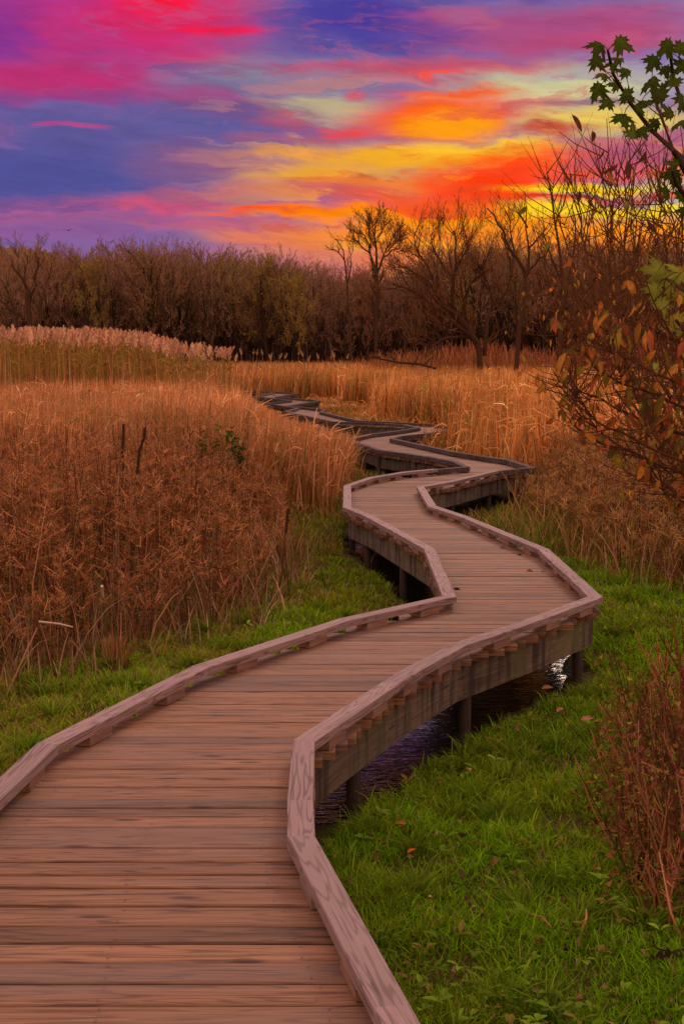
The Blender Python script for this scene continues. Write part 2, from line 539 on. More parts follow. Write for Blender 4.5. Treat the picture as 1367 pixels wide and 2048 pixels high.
M_DECK = wood('deck_wood', (0.052, 0.020, 0.007), (0.235, 0.106, 0.042), ring=9, ringamt=.5, streak=.8, tint=.34, line=True)
M_RAIL = wood('rail_wood', (0.085, 0.044, 0.030), (0.275, 0.168, 0.140), ring=11, ringamt=1.0, streak=.6, tint=.16, knots=False, line=True)
M_BLOCK = wood('block_wood', (0.12, 0.052, 0.028), (0.29, 0.14, 0.08), ring=9, ringamt=.3, streak=.6, tint=.2)
M_BEAM = wood('beam_wood', (0.065, 0.042, 0.022), (0.175, 0.115, 0.062), ring=8, ringamt=.35, streak=.6, tint=.18, stain=.85, moss=(0.12, 0.11, 0.03), rough=.85)
M_OLD = wood('old_wood', (0.030, 0.018, 0.012), (0.115, 0.070, 0.047), ring=4, ringamt=.3, streak=.6, tint=.3, stain=.5, rough=.9)
M_OLDBEAM = wood('old_beam_wood', (0.06, 0.038, 0.020), (0.145, 0.10, 0.056), ring=8, ringamt=.3, streak=.6, tint=.2, stain=.9, moss=(0.10, 0.10, 0.03), rough=.9)
M_POST = wood('post_wood', (0.022, 0.011, 0.006), (0.060, 0.032, 0.016), ring=4, ringamt=.2, streak=.7, tint=.2, rough=.8)

BOX = np.array([[0, 3, 2, 1], [4, 5, 6, 7], [0, 1, 5, 4], [1, 2, 6, 5], [2, 3, 7, 6], [3, 0, 4, 7]])


def beam_between(mb, a, b, w, z0, z1, seed, na=None, nb=None, s0=0.0):
    """timber from a to b in plan, mitred along the plan normals na / nb (unit-offset vectors)"""
    a = Vector((a[0], a[1])); b = Vector((b[0], b[1]))
    d = (b - a).normalized(); nrm = Vector((-d.y, d.x))
    na = na if na is not None else nrm; nb = nb if nb is not None else nrm
    h = w / 2; ch = min(0.0035, w * .1)
    L = (b - a).length
    V = []; G = []
    for (p, n, s) in ((a, na, s0), (b, nb, s0 + L)):
        for (o, z) in ((-h, z0), (h, z0), (h, z1 - ch), (h - ch, z1), (-h + ch, z1), (-h, z1 - ch)):
            q = p + n * o
            V.append((q.x, q.y, z)); G.append((s + o * 0.2, o + (z - z0) * 1.3, seed))
    Fq = []
    for k in range(6):
        k2 = (k + 1) % 6
        Fq.append((k, k2, 6 + k2, 6 + k))
    mb.add(V, [[f[::-1] for f in Fq], [[0, 1, 2, 3, 4, 5]], [[11, 10, 9, 8, 7, 6]]], None, G)


def mitres(P):
    N = []
    for i in range(len(P)):
        ds = []
        if i > 0: ds.append((P[i] - P[i - 1]).to_2d().normalized())
        if i < len(P) - 1: ds.append((P[i + 1] - P[i]).to_2d().normalized())
        ns = [Vector((-d.y, d.x)) for d in ds]
        m = sum(ns, Vector((0, 0)))
        if m.length < 0.35: m = ns[-1]
        m.normalize()
        k = 1.0 / max(0.45, m.dot(ns[0]))
        N.append(m * min(k, 1.7))
    return N


walk = empty('boardwalk', (0.1, 4.0, 0))
tag(walk, 'weathered wooden plank boardwalk with low curb rails zigzagging across the marsh', 'boardwalk')
W0 = Vector((0.1, 4.0, 0))


def off(mb):
    mb.v = [v - np.array(W0, dtype=np.float32) for v in mb.v]
    return mb


# deck boards
mb = MB(); y = 2.35; bi = 0; BOARDS = []
while y < YEND - 0.1:
    bw = 0.122 * random.choice([1, 1.12, 1, 0.92, 0.82, 1.02])
    ym = y + bw / 2
    ov = 0.042
    if bi % 7 in (0, 2, 3, 5) or bi == 0: ovl, ovr, gy0 = random.uniform(.02, .06), random.uniform(.02, .06), ym
    x0 = float(min(XL(ym), XL(gy0))) - ovl + random.uniform(-.006, .006)
    x1 = float(max(XR(ym), XR(gy0))) + ovr + random.uniform(-.006, .006)
    dz = random.uniform(-.0025, .0015); t = random.uniform(-.0015, .0015)
    sk = random.uniform(-.004, .004)
    z1 = DECK + dz; z0 = DECK - 0.038
    e = 0.004
    V = [(x0, y, z0), (x1, y + sk, z0), (x1, y + bw + sk, z0), (x0, y + bw, z0),
         (x0, y, z1 - e), (x1, y + sk, z1 - e), (x1, y + bw + sk, z1 - e), (x0, y + bw, z1 - e),
         (x0, y + e, z1 + t), (x1, y + e + sk, z1 + t), (x1, y + bw - e + sk, z1 - t), (x0, y + bw - e, z1 - t)]
    G = [(v[0], (v[1] - y) + (v[2] - z0), bi * 0.37 + .11) for v in V]
    mb.add(V, [BOX[[0, 2, 3, 4, 5]], [[8, 9, 10, 11], [4, 5, 9, 8], [5, 6, 10, 9], [6, 7, 11, 10], [7, 4, 8, 11]]], None, G)
    gap = random.choice([.004, .006, .008, .010, .013])
    BOARDS.append((ym, bw)); y += bw + gap; bi += 1
off(mb).build('deck', M_DECK, walk)
SCREWS = True

# nail heads on the near boards
M_DARK, nt = mat_new('dark_iron')
b_ = nd(nt, 'ShaderNodeBsdfPrincipled'); b_.inputs['Base Color'].default_value = (.055, .030, .022, 1); b_.inputs['Roughness'].default_value = .6
o_ = nd(nt, 'ShaderNodeOutputMaterial'); nt.links.new(b_.outputs[0], o_.inputs[0])


mb = MB()
for (yy, bw_) in BOARDS:
    if yy > 13: break
    l_, r_2 = float(XL(yy)), float(XR(yy))
    for xx in (l_ + .13, (l_ + r_2) / 2 + .03, r_2 - .13):
        for dy in (-bw_ * .28, bw_ * .28):
            cx_, cy_ = xx + random.uniform(-.008, .008), yy + dy + random.uniform(-.006, .006)
            ring_ = [(cx_ + .0036 * math.cos(a_ * math.pi / 3), cy_ + .0036 * math.sin(a_ * math.pi / 3), DECK + .0022) for a_ in range(6)]
            mb.add(ring_, [[[0, 1, 2, 3, 4, 5]]])
sc_ = off(mb).build('screw_heads', M_DARK, walk); sc_['kind'] = 'stuff'


def rails(P, old, sidesign):
    N = mitres(P)
    top = RT_OLD if old else RT_NEW
    wd = 0.092
    for i in range(len(P) - 1):
        a, b = P[i], P[i + 1]
        Lg = (b - a).length
        if Lg < 0.05: continue
        m = MB()
        beam_between(m, a, b, wd, (DECK + .012) if old else DECK + 0.045, top, random.random() * 9, N[i], N[i + 1])
        r = off(m).build('curb_rail', M_OLD if old else M_RAIL, walk)
        if old:
            r['label'] = 'dark weathered old curb rail'
        # blocks under the new rail
        if not old:
            k = max(1, int(round(Lg / 0.62)))
            d = (b - a).to_2d().normalized()
            for j in range(k):
                c = a + (b - a) * ((j + .5) / k)
                hl = 0.10
                m = MB()
                p0 = c.to_2d() - d * hl; p1 = c.to_2d() + d * hl
                beam_between(m, p0, p1, wd - .006, DECK + 0.002, DECK + 0.0445, random.random() * 9)
                off(m).build('spacer_block', M_BLOCK, r)
        # side beam under the boards
        m = MB()
        inset = 0.0
        ia = a.to_2d() + N[i] * sidesign * 0.035; ib = b.to_2d() + N[i + 1] * sidesign * 0.035
        n1, n2 = N[i], N[i + 1]
        beam_between(m, ia, ib, 0.042, DECK - 0.24, DECK - 0.043, random.random() * 9, n1, n2)
        off(m).build('side_beam', M_OLDBEAM if old else M_BEAM, walk)


rails(PLn, False, -1); rails(PRn, False, 1)
rails(PLo, True, -1); rails(PRo, True, 1)

# posts
def post_line(P, old, sgn):
    acc = 0.6
    for i in range(len(P) - 1):
        a, b = P[i], P[i + 1]
        L = (b - a).length; d = (b - a).normalized(); n = Vector((-d.y, d.x, 0))
        step = 1.55 if not old else 1.4
        s = acc
        while s < L:
            c = a + d * s - n * sgn * (0.055 if not old else .02)
            if c.y > 3 and c.y < 46:
                m = MB()
                r = 0.034 if not old else 0.05
                if old: tube(m, [(c.x, c.y, -0.5), (c.x, c.y, DECK - .05)], r * 1.3, (.1, .07, .04), 4)
                else: tube(m, [(c.x, c.y, -0.6), (c.x, c.y, DECK - .05)], r, (.1, .07, .04), 12)
                o = off(m).build('post', M_POST if not old else M_OLD, walk)
            s += step
        acc = s - L


post_line(PLn, False, 1); post_line(PRn, False, -1)
post_line(PLo[:12], True, 1); post_line(PRo[:12], True, -1)

# ------------------------------------------------------------------ ground and water
bank_r = [(636, 1668), (700, 1625), (760, 1592), (850, 1520), (930, 1478), (1010, 1428), (1090, 1385), (1125, 1362), (1150, 1318), (1160, 1270)]
bank_l = [(905, 1205), (870, 1195), (820, 1190), (770, 1160), (740, 1120), (705, 1085), (730, 1050), (780, 1075), (840, 1100)]
CH = [onz(x, y, 0.0).to_2d() for x, y in bank_r] + [Vector((1.35, 12.0)), Vector((0.9, 14.5)), Vector((.35, 16.2))] + \
     [onz(x, y, 0.0).to_2d() for x, y in ((700, 1050), (690, 1090), (760, 1150), (820, 1205), (700, 1250))] + [Vector((-.35, 8.6)), Vector((-0.25, 6.4)), Vector((-0.1, 6.0))]
CHX = np.array([p.x for p in CH]); CHY = np.array([p.y for p in CH])


def poly_sd(px, py, X, Y):
    px = np.asarray(px, float); py = np.asarray(py, float)
    d = np.full(px.shape, 1e9); ins = np.zeros(px.shape, bool)
    n = len(X)
    for i in range(n):
        j = (i + 1) % n
        ex, ey = X[j] - X[i], Y[j] - Y[i]
        wx, wy = px - X[i], py - Y[i]
        t = np.clip((wx * ex + wy * ey) / (ex * ex + ey * ey + 1e-12), 0, 1)
        d = np.minimum(d, np.hypot(wx - ex * t, wy - ey * t))
        cond = ((Y[i] > py) != (Y[j] > py))
        with np.errstate(divide='ignore', invalid='ignore'):
            xi = X[i] + (py - Y[i]) * ex / (ey if ey != 0 else 1e-12)
        ins ^= cond & (px < xi)
    return np.where(ins, -d, d)


def sstep(a, b, x):
    t = np.clip((x - a) / (b - a), 0, 1); return t * t * (3 - 2 * t)


def gz(x, y):
    x = np.asarray(x, float); y = np.asarray(y, float)
    z = 0.03 * np.sin(x * 1.9 + .7) * np.sin(y * 1.4 + x * .6) + 0.018 * np.sin(x * 5.1 + y * 2.2) * np.sin(y * 4.3 - x)
    z = z + 0.32 * sstep(40, 90, y)
    m = (y < 18) & (y > 4)
    if np.any(m):
        sd_ = np.full(np.broadcast(x, y).shape, 9.0)
        xx = np.broadcast_to(x, sd_.shape); yy = np.broadcast_to(y, sd_.shape); mm = np.broadcast_to(m, sd_.shape)
        sd_[mm] = poly_sd(xx[mm], yy[mm], CHX, CHY)
        sd_ = sd_ + 0.07 * np.sin(xx * 9) * np.sin(yy * 7)
        z = z - (0.27 + 0.17 * np.sin(xx * 5.3 + 1.7 * np.sin(yy * 2.9)) * np.sin(yy * 4.7 + xx * 1.9)) * sstep(0.03, -0.13, sd_)
    return z


def axis(parts):
    out = []
    for a, b, s in parts: out += list(np.arange(a, b, s))
    return np.array(out)


gy = axis([(-60, 2, 6), (2, 18, .11), (18, 40, .5), (40, 140, 4), (140, 600, 40), (600, 3001, 200)])
gx = axis([(-3000, -600, 200), (-600, -60, 40), (-60, -8, 3), (-8, -3.0, .4), (-3.0, 4.0, .11), (4, 8, .4), (8, 60, 3), (60, 600, 40), (600, 3001, 200)])
GX, GY = np.meshgrid(gx, gy)
GZ = gz(GX, GY)
nx, ny = len(gx), len(gy)
I = np.arange(nx * ny).reshape(ny, nx)
Fg = np.stack([I[:-1, :-1], I[:-1, 1:], I[1:, 1:], I[1:, :-1]], -1).reshape(-1, 4)
m_ground, nt = mat_new('marsh_soil')
geo = nd(nt, 'ShaderNodeNewGeometry')
n1 = noise(nt, geo.outputs['Position'], 1.3, 5, .6).outputs[0]; n2 = noise(nt, geo.outputs['Position'], 24, 4, .6).outputs[0]
c = mixrgb(nt, mapr(nt, n1, .38, .62), (0.040, 0.026, 0.008), (0.040, 0.055, 0.006))
c = mixrgb(nt, mapr(nt, n2, .35, .7), c, (0.075, 0.042, 0.012))
sx = nd(nt, 'ShaderNodeSeparateXYZ'); nt.links.new(geo.outputs['Position'], sx.inputs[0])
wet = mapr(nt, sx.outputs[2], -0.03, -0.10)
c = mixrgb(nt, wet, c, (0.012, 0.008, 0.005))
b_ = nd(nt, 'ShaderNodeBsdfPrincipled'); nt.links.new(c, b_.inputs['Base Color'])
nt.links.new(mapr(nt, wet, 0, 1, 1.0, .6), b_.inputs['Roughness']); b_.inputs['Specular IOR Level'].default_value = 0.06
bp = nd(nt, 'ShaderNodeBump', i_Strength=.8, i_Distance=.03); nt.links.new(n2, bp.inputs['Height']); nt.links.new(bp.outputs[0], b_.inputs['Normal'])
o_ = nd(nt, 'ShaderNodeOutputMaterial'); nt.links.new(b_.outputs[0], o_.inputs[0])
mb = MB(); mb.add(np.stack([GX, GY, GZ], -1).reshape(-1, 3), [Fg])
tag(mb.build('ground', m_ground, smooth=True), kind='structure')

m_water, nt = mat_new('stream_water')
geo = nd(nt, 'ShaderNodeNewGeometry')
b_ = nd(nt, 'ShaderNodeBsdfPrincipled'); b_.inputs['Base Color'].default_value = (.010, .008, .006, 1); b_.inputs['Roughness'].default_value = .13
b_.inputs['IOR'].default_value = 1.45
wvv = vmth(nt, 'MULTIPLY', geo.outputs['Position'], (7, 16, 1))
bp = nd(nt, 'ShaderNodeBump', i_Strength=.35, i_Distance=.03); nt.links.new(noise(nt, wvv, 1, 3, .55, 1.2).outputs[0], bp.inputs['Height']); nt.links.new(bp.outputs[0], b_.inputs['Normal'])
o_ = nd(nt, 'ShaderNodeOutputMaterial'); nt.links.new(b_.outputs[0], o_.inputs[0])
mb = MB(); mb.add([(-1.2, 5, -.11), (2.6, 5, -.11), (2.6, 17.5, -.11), (-1.2, 17.5, -.11)], [[[0, 1, 2, 3]]])
tag(mb.build('water', m_water), kind='structure')

# ------------------------------------------------------------------ materials for plants
M_GRASS = leafy('grass_blades', .35)
M_DRY = leafy('dry_straw', .16)
M_WEED = leafy('dry_weeds', .2)
M_LEAF = leafy('broad_leaf', .3)
M_BARK = leafy('bark', 0)
M_TWIG = leafy('twigs', 0)


def sample(n, y0, y1, k=0.27, pad=0.6, power=1.0):
    """random ground points inside the view wedge, density ~ Y^(power-1) spread"""
    u = RNG.uniform(0, 1, n)
    Y = (y0 ** (power) + u * (y1 ** (power) - y0 ** (power))) ** (1 / power)
    X = RNG.uniform(-1, 1, n) * (k * Y + pad)
    return X, Y


# boundary of the weeds on the left and right
GLx = np.array([onz(*p).x for p in [(-160, 1430), (0, 1395), (170, 1335), (330, 1285), (480, 1255), (565, 1205)]] + [-.52, -.50, -.30])
GLy = np.array([onz(*p).y for p in [(-160, 1430), (0, 1395), (170, 1335), (330, 1285), (480, 1255), (565, 1205)]] + [14.5, 18.0, 21.0])


def left_weed(x, y):       # >0 inside goldenrod on the left
    bx = np.interp(y, GLy, GLx, left=-9)
    return np.where(y < GLy[0], -1, bx - x)


def right_weed(x, y):
    bx = np.interp(y, [12.3, 13.1, 15.1, 18.4, 22, 24], [3.1, 2.66, 2.48, 2.3, 2.9, 3.2], left=9)
    return x - bx


ND_X = np.array([onz(*p).x for p in [(1255, 1480), (1240, 1600), (1235, 1720), (1290, 1860), (1500, 1900), (1600, 1480)]])
ND_Y = np.array([onz(*p).y for p in [(1255, 1480), (1240, 1600), (1235, 1720), (1290, 1860), (1500, 1900), (1600, 1480)]])

# ------------------------------------------------------------------ green grass
def lawn():
    mb = MB()
    n = 680000
    X, Y = sample(n, 2.7, 24, .28, .95, -0.35)
    # clumping
    cl = 0.5 + 0.5 * np.sin(X * 7.3 + 1.3 * np.sin(Y * 5.1)) * np.sin(Y * 6.1 + 1.7 * np.sin(X * 4.7))
    sd_ = np.full(n, 9.0); m = Y < 18; sd_[m] = poly_sd(X[m], Y[m], CHX, CHY)
    ed = edge_dist(X, Y)
    keep = (sd_ > -0.03) & (ed > 0.05) & (RNG.uniform(0, 1, n) < 0.22 + 0.78 * cl ** .7) & (RNG.uniform(0, 1, n) < 1 - .5 * sstep(.55, .8, np.sin(X * 2.9 + 1.9 * np.sin(Y * 2.3)) * np.sin(Y * 3.7 + X)))
    lw = left_weed(X, Y); rw = right_weed(X, Y)
    keep &= (lw < 0.5) & (rw < 0.5)
    keep &= ~((Y > 19) & (ed > 1.3))
    nd_ = poly_sd(X, Y, ND_X, ND_Y)
    keep &= (nd_ > -0.1) | (RNG.uniform(0, 1, n) < .25)
    X, Y, cl, lw = X[keep], Y[keep], cl[keep], lw[keep]
    n = len(X)
    P = np.stack([X, Y, gz(X, Y) - .01], 1)
    h = RNG.uniform(.03, .085, n) * (0.7 + .7 * cl)
    h *= np.where(RNG.uniform(0, 1, n) < .05, 1.6, 1)
    w = (0.0035 + 0.0005 * Y) * RNG.uniform(.8, 1.4, n)
    yel = np.clip(0.05 + .32 * (X < -.7) + 0.55 * sstep(8, 14, Y) * (X < 1.3) + .25 * np.sin(X * 3.1 + Y * 1.7) + RNG.normal(0, .22, n), 0, 1)[:, None]
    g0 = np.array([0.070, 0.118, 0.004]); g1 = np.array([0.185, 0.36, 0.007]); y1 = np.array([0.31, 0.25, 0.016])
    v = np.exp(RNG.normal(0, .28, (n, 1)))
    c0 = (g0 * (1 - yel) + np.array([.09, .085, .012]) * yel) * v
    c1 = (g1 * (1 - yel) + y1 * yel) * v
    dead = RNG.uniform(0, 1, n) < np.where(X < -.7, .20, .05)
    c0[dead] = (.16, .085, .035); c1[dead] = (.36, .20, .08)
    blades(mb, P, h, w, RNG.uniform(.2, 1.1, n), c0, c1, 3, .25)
    # tussocks
    tx, ty = sample(260, 3.2, 18, .26, .3, -0.2)
    for x, yv in zip(tx, ty):
        if edge_dist(x, yv) < .12 or poly_sd(np.array([x]), np.array([yv]), CHX, CHY)[0] < .08 or left_weed(x, yv) > .2 or right_weed(x, yv) > .2: continue
        k = 60
        a = RNG.uniform(0, 2 * np.pi, k); r = np.abs(RNG.normal(0, .05, k))
        P = np.stack([x + r * np.cos(a), yv + r * np.sin(a), np.full(k, float(gz(x, yv)))], 1)
        v = np.exp(RNG.normal(0, .25, (k, 1))); q = RNG.uniform(0, .5)
        blades(mb, P, RNG.uniform(.09, .18, k), 0.004 + .0005 * yv, RNG.uniform(.3, 1.2, k),
               np.array([.055, .10, .006]) * v, (np.array([.17, .27, .012]) * (1 - q) + np.array([.22, .2, .02]) * q) * v, 4, .3, az=a + RNG.normal(0, .5, k))
    tag(mb.build('grass', M_GRASS), 'short lush green grass on both sides of the boardwalk', 'grass', kind='stuff')
    # broad leaved weeds
    mb = MB()
    n = 4200
    X, Y = sample(n, 3.2, 15, .26, .3, -0.3)
    for x, yv in zip(X, Y):
        if edge_dist(x, yv) < .1 or left_weed(x, yv) > 0.1 or right_weed(x, yv) > .1: continue
        if poly_sd(np.array([x]), np.array([yv]), CHX, CHY)[0] < .03: continue
        if 0.5 + 0.5 * math.sin(x * 4.1 + yv * 1.3) * math.sin(yv * 3.3) < RNG.uniform(.2, 1): continue
        k = RNG.integers(2, 5)
        z = float(gz(x, yv)) + RNG.uniform(.02, .10)
        c = np.array([.13, .20, .014]) * math.exp(RNG.normal(0, .3))
        if RNG.uniform() < .12: c = np.array([.22, .17, .03])
        for _ in range(k):
            a = RNG.uniform(0, 6.28); l = RNG.uniform(.03, .06); w = l * RNG.uniform(.3, .5)
            d = np.array([math.cos(a), math.sin(a), RNG.uniform(-.1, .7)]); s = np.array([-math.sin(a), math.cos(a), 0])
            o = np.array([x, yv, z])
            V = [o, o + d * l * .4 + s * w * .5 + [0, 0, .006], o + d * l * .75 + s * w * .35, o + d * l - [0, 0, .006], o + d * l * .75 - s * w * .35, o + d * l * .4 - s * w * .5 + [0, 0, .006]]
            mb.add(V, [[[0, 1, 2, 3], [0, 3, 4, 5]]], c)
    lt = MB()
    q = 5200
    X, Y = sample(q, 3.0, 16, .27, .5, -0.3)
    k = (edge_dist(X, Y) > .08) & (left_weed(X, Y) < .3) & (right_weed(X, Y) < .3) & (poly_sd(X, Y, CHX, CHY) > .05)
    X, Y = X[k], Y[k]; q = len(X)
    bits(lt, np.stack([X, Y, gz(X, Y) + RNG.uniform(.01, .06, q)], 1), RNG.uniform(.012, .045, q), mixc([(.20, .085, .03), (.10, .05, .02), (.32, .18, .08), (.05, .03, .012)], q, .25))
    tag(lt.build('leaf_litter', M_WEED), 'scraps of brown leaf litter lying in the lawn grass', 'leaf litter', kind='stuff')
    tag(mb.build('weeds', M_LEAF), 'low broad green weed leaves among the lawn grass', 'weeds', kind='stuff')


lawn()


# ------------------------------------------------------------------ dry goldenrod meadow
def goldenrod(n, X, Y, H, seedhead=(0.33, 0.135, 0.050), dense=1.0, green=.3):
    mb = MB()
    Z = gz(X, Y)
    k = len(X)
    lean = RNG.normal(0, .12, (k, 2))
    P0 = np.stack([X, Y, Z - .02], 1)
    top = P0 + np.stack([lean[:, 0] * H, lean[:, 1] * H, H], 1)
    mid = (P0 + top) / 2 + RNG.normal(0, .03, (k, 3))
    stem = mixc([(.11, .040, .017), (.17, .064, .026), (.06, .026, .012), (.34, .17, .085)], k, p=[.4, .3, .2, .1])
    ribbons(mb, P0, top, .010, .005, stem, mid=mid)
    # shriveled leaves down the stem
    nl = int(24 * dense)
    i = np.repeat(np.arange(k), nl)
    t = RNG.uniform(.12, .92, len(i))
    A = P0[i] + (top[i] - P0[i]) * t[:, None]
    d = RNG.normal(size=(len(i), 3)) * np.array([1, 1, .3]) + np.array([0, 0, -.35])
    d /= np.linalg.norm(d, axis=1, keepdims=True)
    l = RNG.uniform(.02, .06, len(i))[:, None]
    colr = mixc([(.17, .048, .014), (.075, .024, .009), (.23, .076, .024), (.13, .105, .010), (.20, .15, .016)], len(i), .3, .08,
                p=[.36 + .1 * (1 - green), .22 + .1 * (1 - green), .22 - .0 * green, .12 + 0 * green, .08] if False else np.array([.36, .22, .2, .20 * green * 3, .12 * green * 3]) / np.array([.36, .22, .2, .20 * green * 3, .12 * green * 3]).sum())
    ribbons(mb, A, A + d * l, .009, .003, colr, mid=A + d * l * .55 + np.array([0, 0, .008]))
    # fluffy seed heads: arching side sprays
    ns = 7
    i = np.repeat(np.arange(k), ns)
    t = RNG.uniform(.74, 1.0, len(i))
    A = P0[i] + (top[i] - P0[i]) * t[:, None]
    a = RNG.uniform(0, 2 * np.pi, len(i)); sl_ = RNG.uniform(.05, .14, len(i)) * (1.25 - t) * 2.2
    B = A + np.stack([np.cos(a) * sl_, np.sin(a) * sl_, RNG.uniform(.02, .09, len(i))], 1)
    sh = mixc([seedhead, tuple(c * .7 for c in seedhead), tuple(c * 1.35 for c in seedhead)], len(i), .2, .05)
    ribbons(mb, A, B, .006, .004, sh)
    nb = int(14 * dense)
    j = np.repeat(np.arange(len(i)), nb)
    q = RNG.uniform(.15, 1.1, len(j))[:, None]
    Q = A[j] + (B[j] - A[j]) * q + RNG.normal(0, .012, (len(j), 3))
    bits(mb, Q, RNG.uniform(.007, .016, len(j)), sh[j] * np.exp(RNG.normal(0, .25, (len(j), 1))))
    return mb


n = 5200
X, Y = sample(n, 8.6, 20, .28, .6, 1.2)
lw = left_weed(X, Y)
k = (lw > np.abs(RNG.normal(0, .22, n)) - .05) & (edge_dist(X, Y) > .5)
X, Y, lw = X[k], Y[k], lw[k]
H = 1.27 * RNG.uniform(.58, 1.10, len(X)) * (0.42 + .58 * sstep(-.1, 1.3, lw + RNG.normal(0, .25, len(X)))) * (1 - 0.15 * sstep(.9, -.2, lw))
H *= 1 + .07 * np.sin(X * 2.3) + .06 * np.sin(Y * 1.9 + X)
LM = goldenrod(n, X, Y, H)
# tangled pale stems at the foot
m_ = 2600
X, Y = sample(m_ * 3, 8.4, 15, .28, .6, 1.0)
lw = left_weed(X, Y); k = (lw > -.10 - np.abs(RNG.normal(0, .22, len(lw)))) & (lw < 1.1); X, Y, lw = X[k], Y[k], lw[k]
P = np.stack([X, Y, gz(X, Y)], 1)
cc = mixc([(.30, .14, .06), (.20, .085, .035), (.38, .22, .11), (.13, .10, .02)], len(X), .3)
blades(LM, P, RNG.uniform(.2, .75, len(X)) * (.35 + .65 * sstep(-.4, .15, lw)), .010, RNG.uniform(.0, .8, len(X)), cc * .8, cc, 3, .35, power=1.4)
tag(LM.build('dry_meadow', M_WEED), 'rust brown dried goldenrod meadow left of the boardwalk', 'dry weeds', kind='stuff')

X, Y = sample(5200, 12, 24, .28, .6, 1.2)
rw = right_weed(X, Y); k = (rw > 0) & (edge_dist(X, Y) > .7) & (Y < 23.5)
X, Y, rw = X[k], Y[k], rw[k]
H = RNG.uniform(.65, 1.1, len(X)) * (.55 + .45 * sstep(0, .7, rw)) * (1 + .15 * sstep(4, 5, X))
RM = goldenrod(n, X, Y, H, seedhead=(.34, .17, .055), green=.35)
X, Y = sample(9000, 12, 24, .28, .6, 1.2)
rw = right_weed(X, Y); k = (rw > -.15); X, Y = X[k], Y[k]
P = np.stack([X, Y, gz(X, Y)], 1)
cc = mixc([(.36, .16, .05), (.24, .10, .03), (.42, .24, .10), (.16, .13, .02)], len(X), .3)
blades(RM, P, RNG.uniform(.2, .8, len(X)), .012, RNG.uniform(.0, .7, len(X)), cc * .8, cc, 3, .3, power=1.4)
tag(RM.build('dry_weeds', M_WEED), 'orange brown dry weeds right of the boardwalk bend', 'dry weeds', kind='stuff')


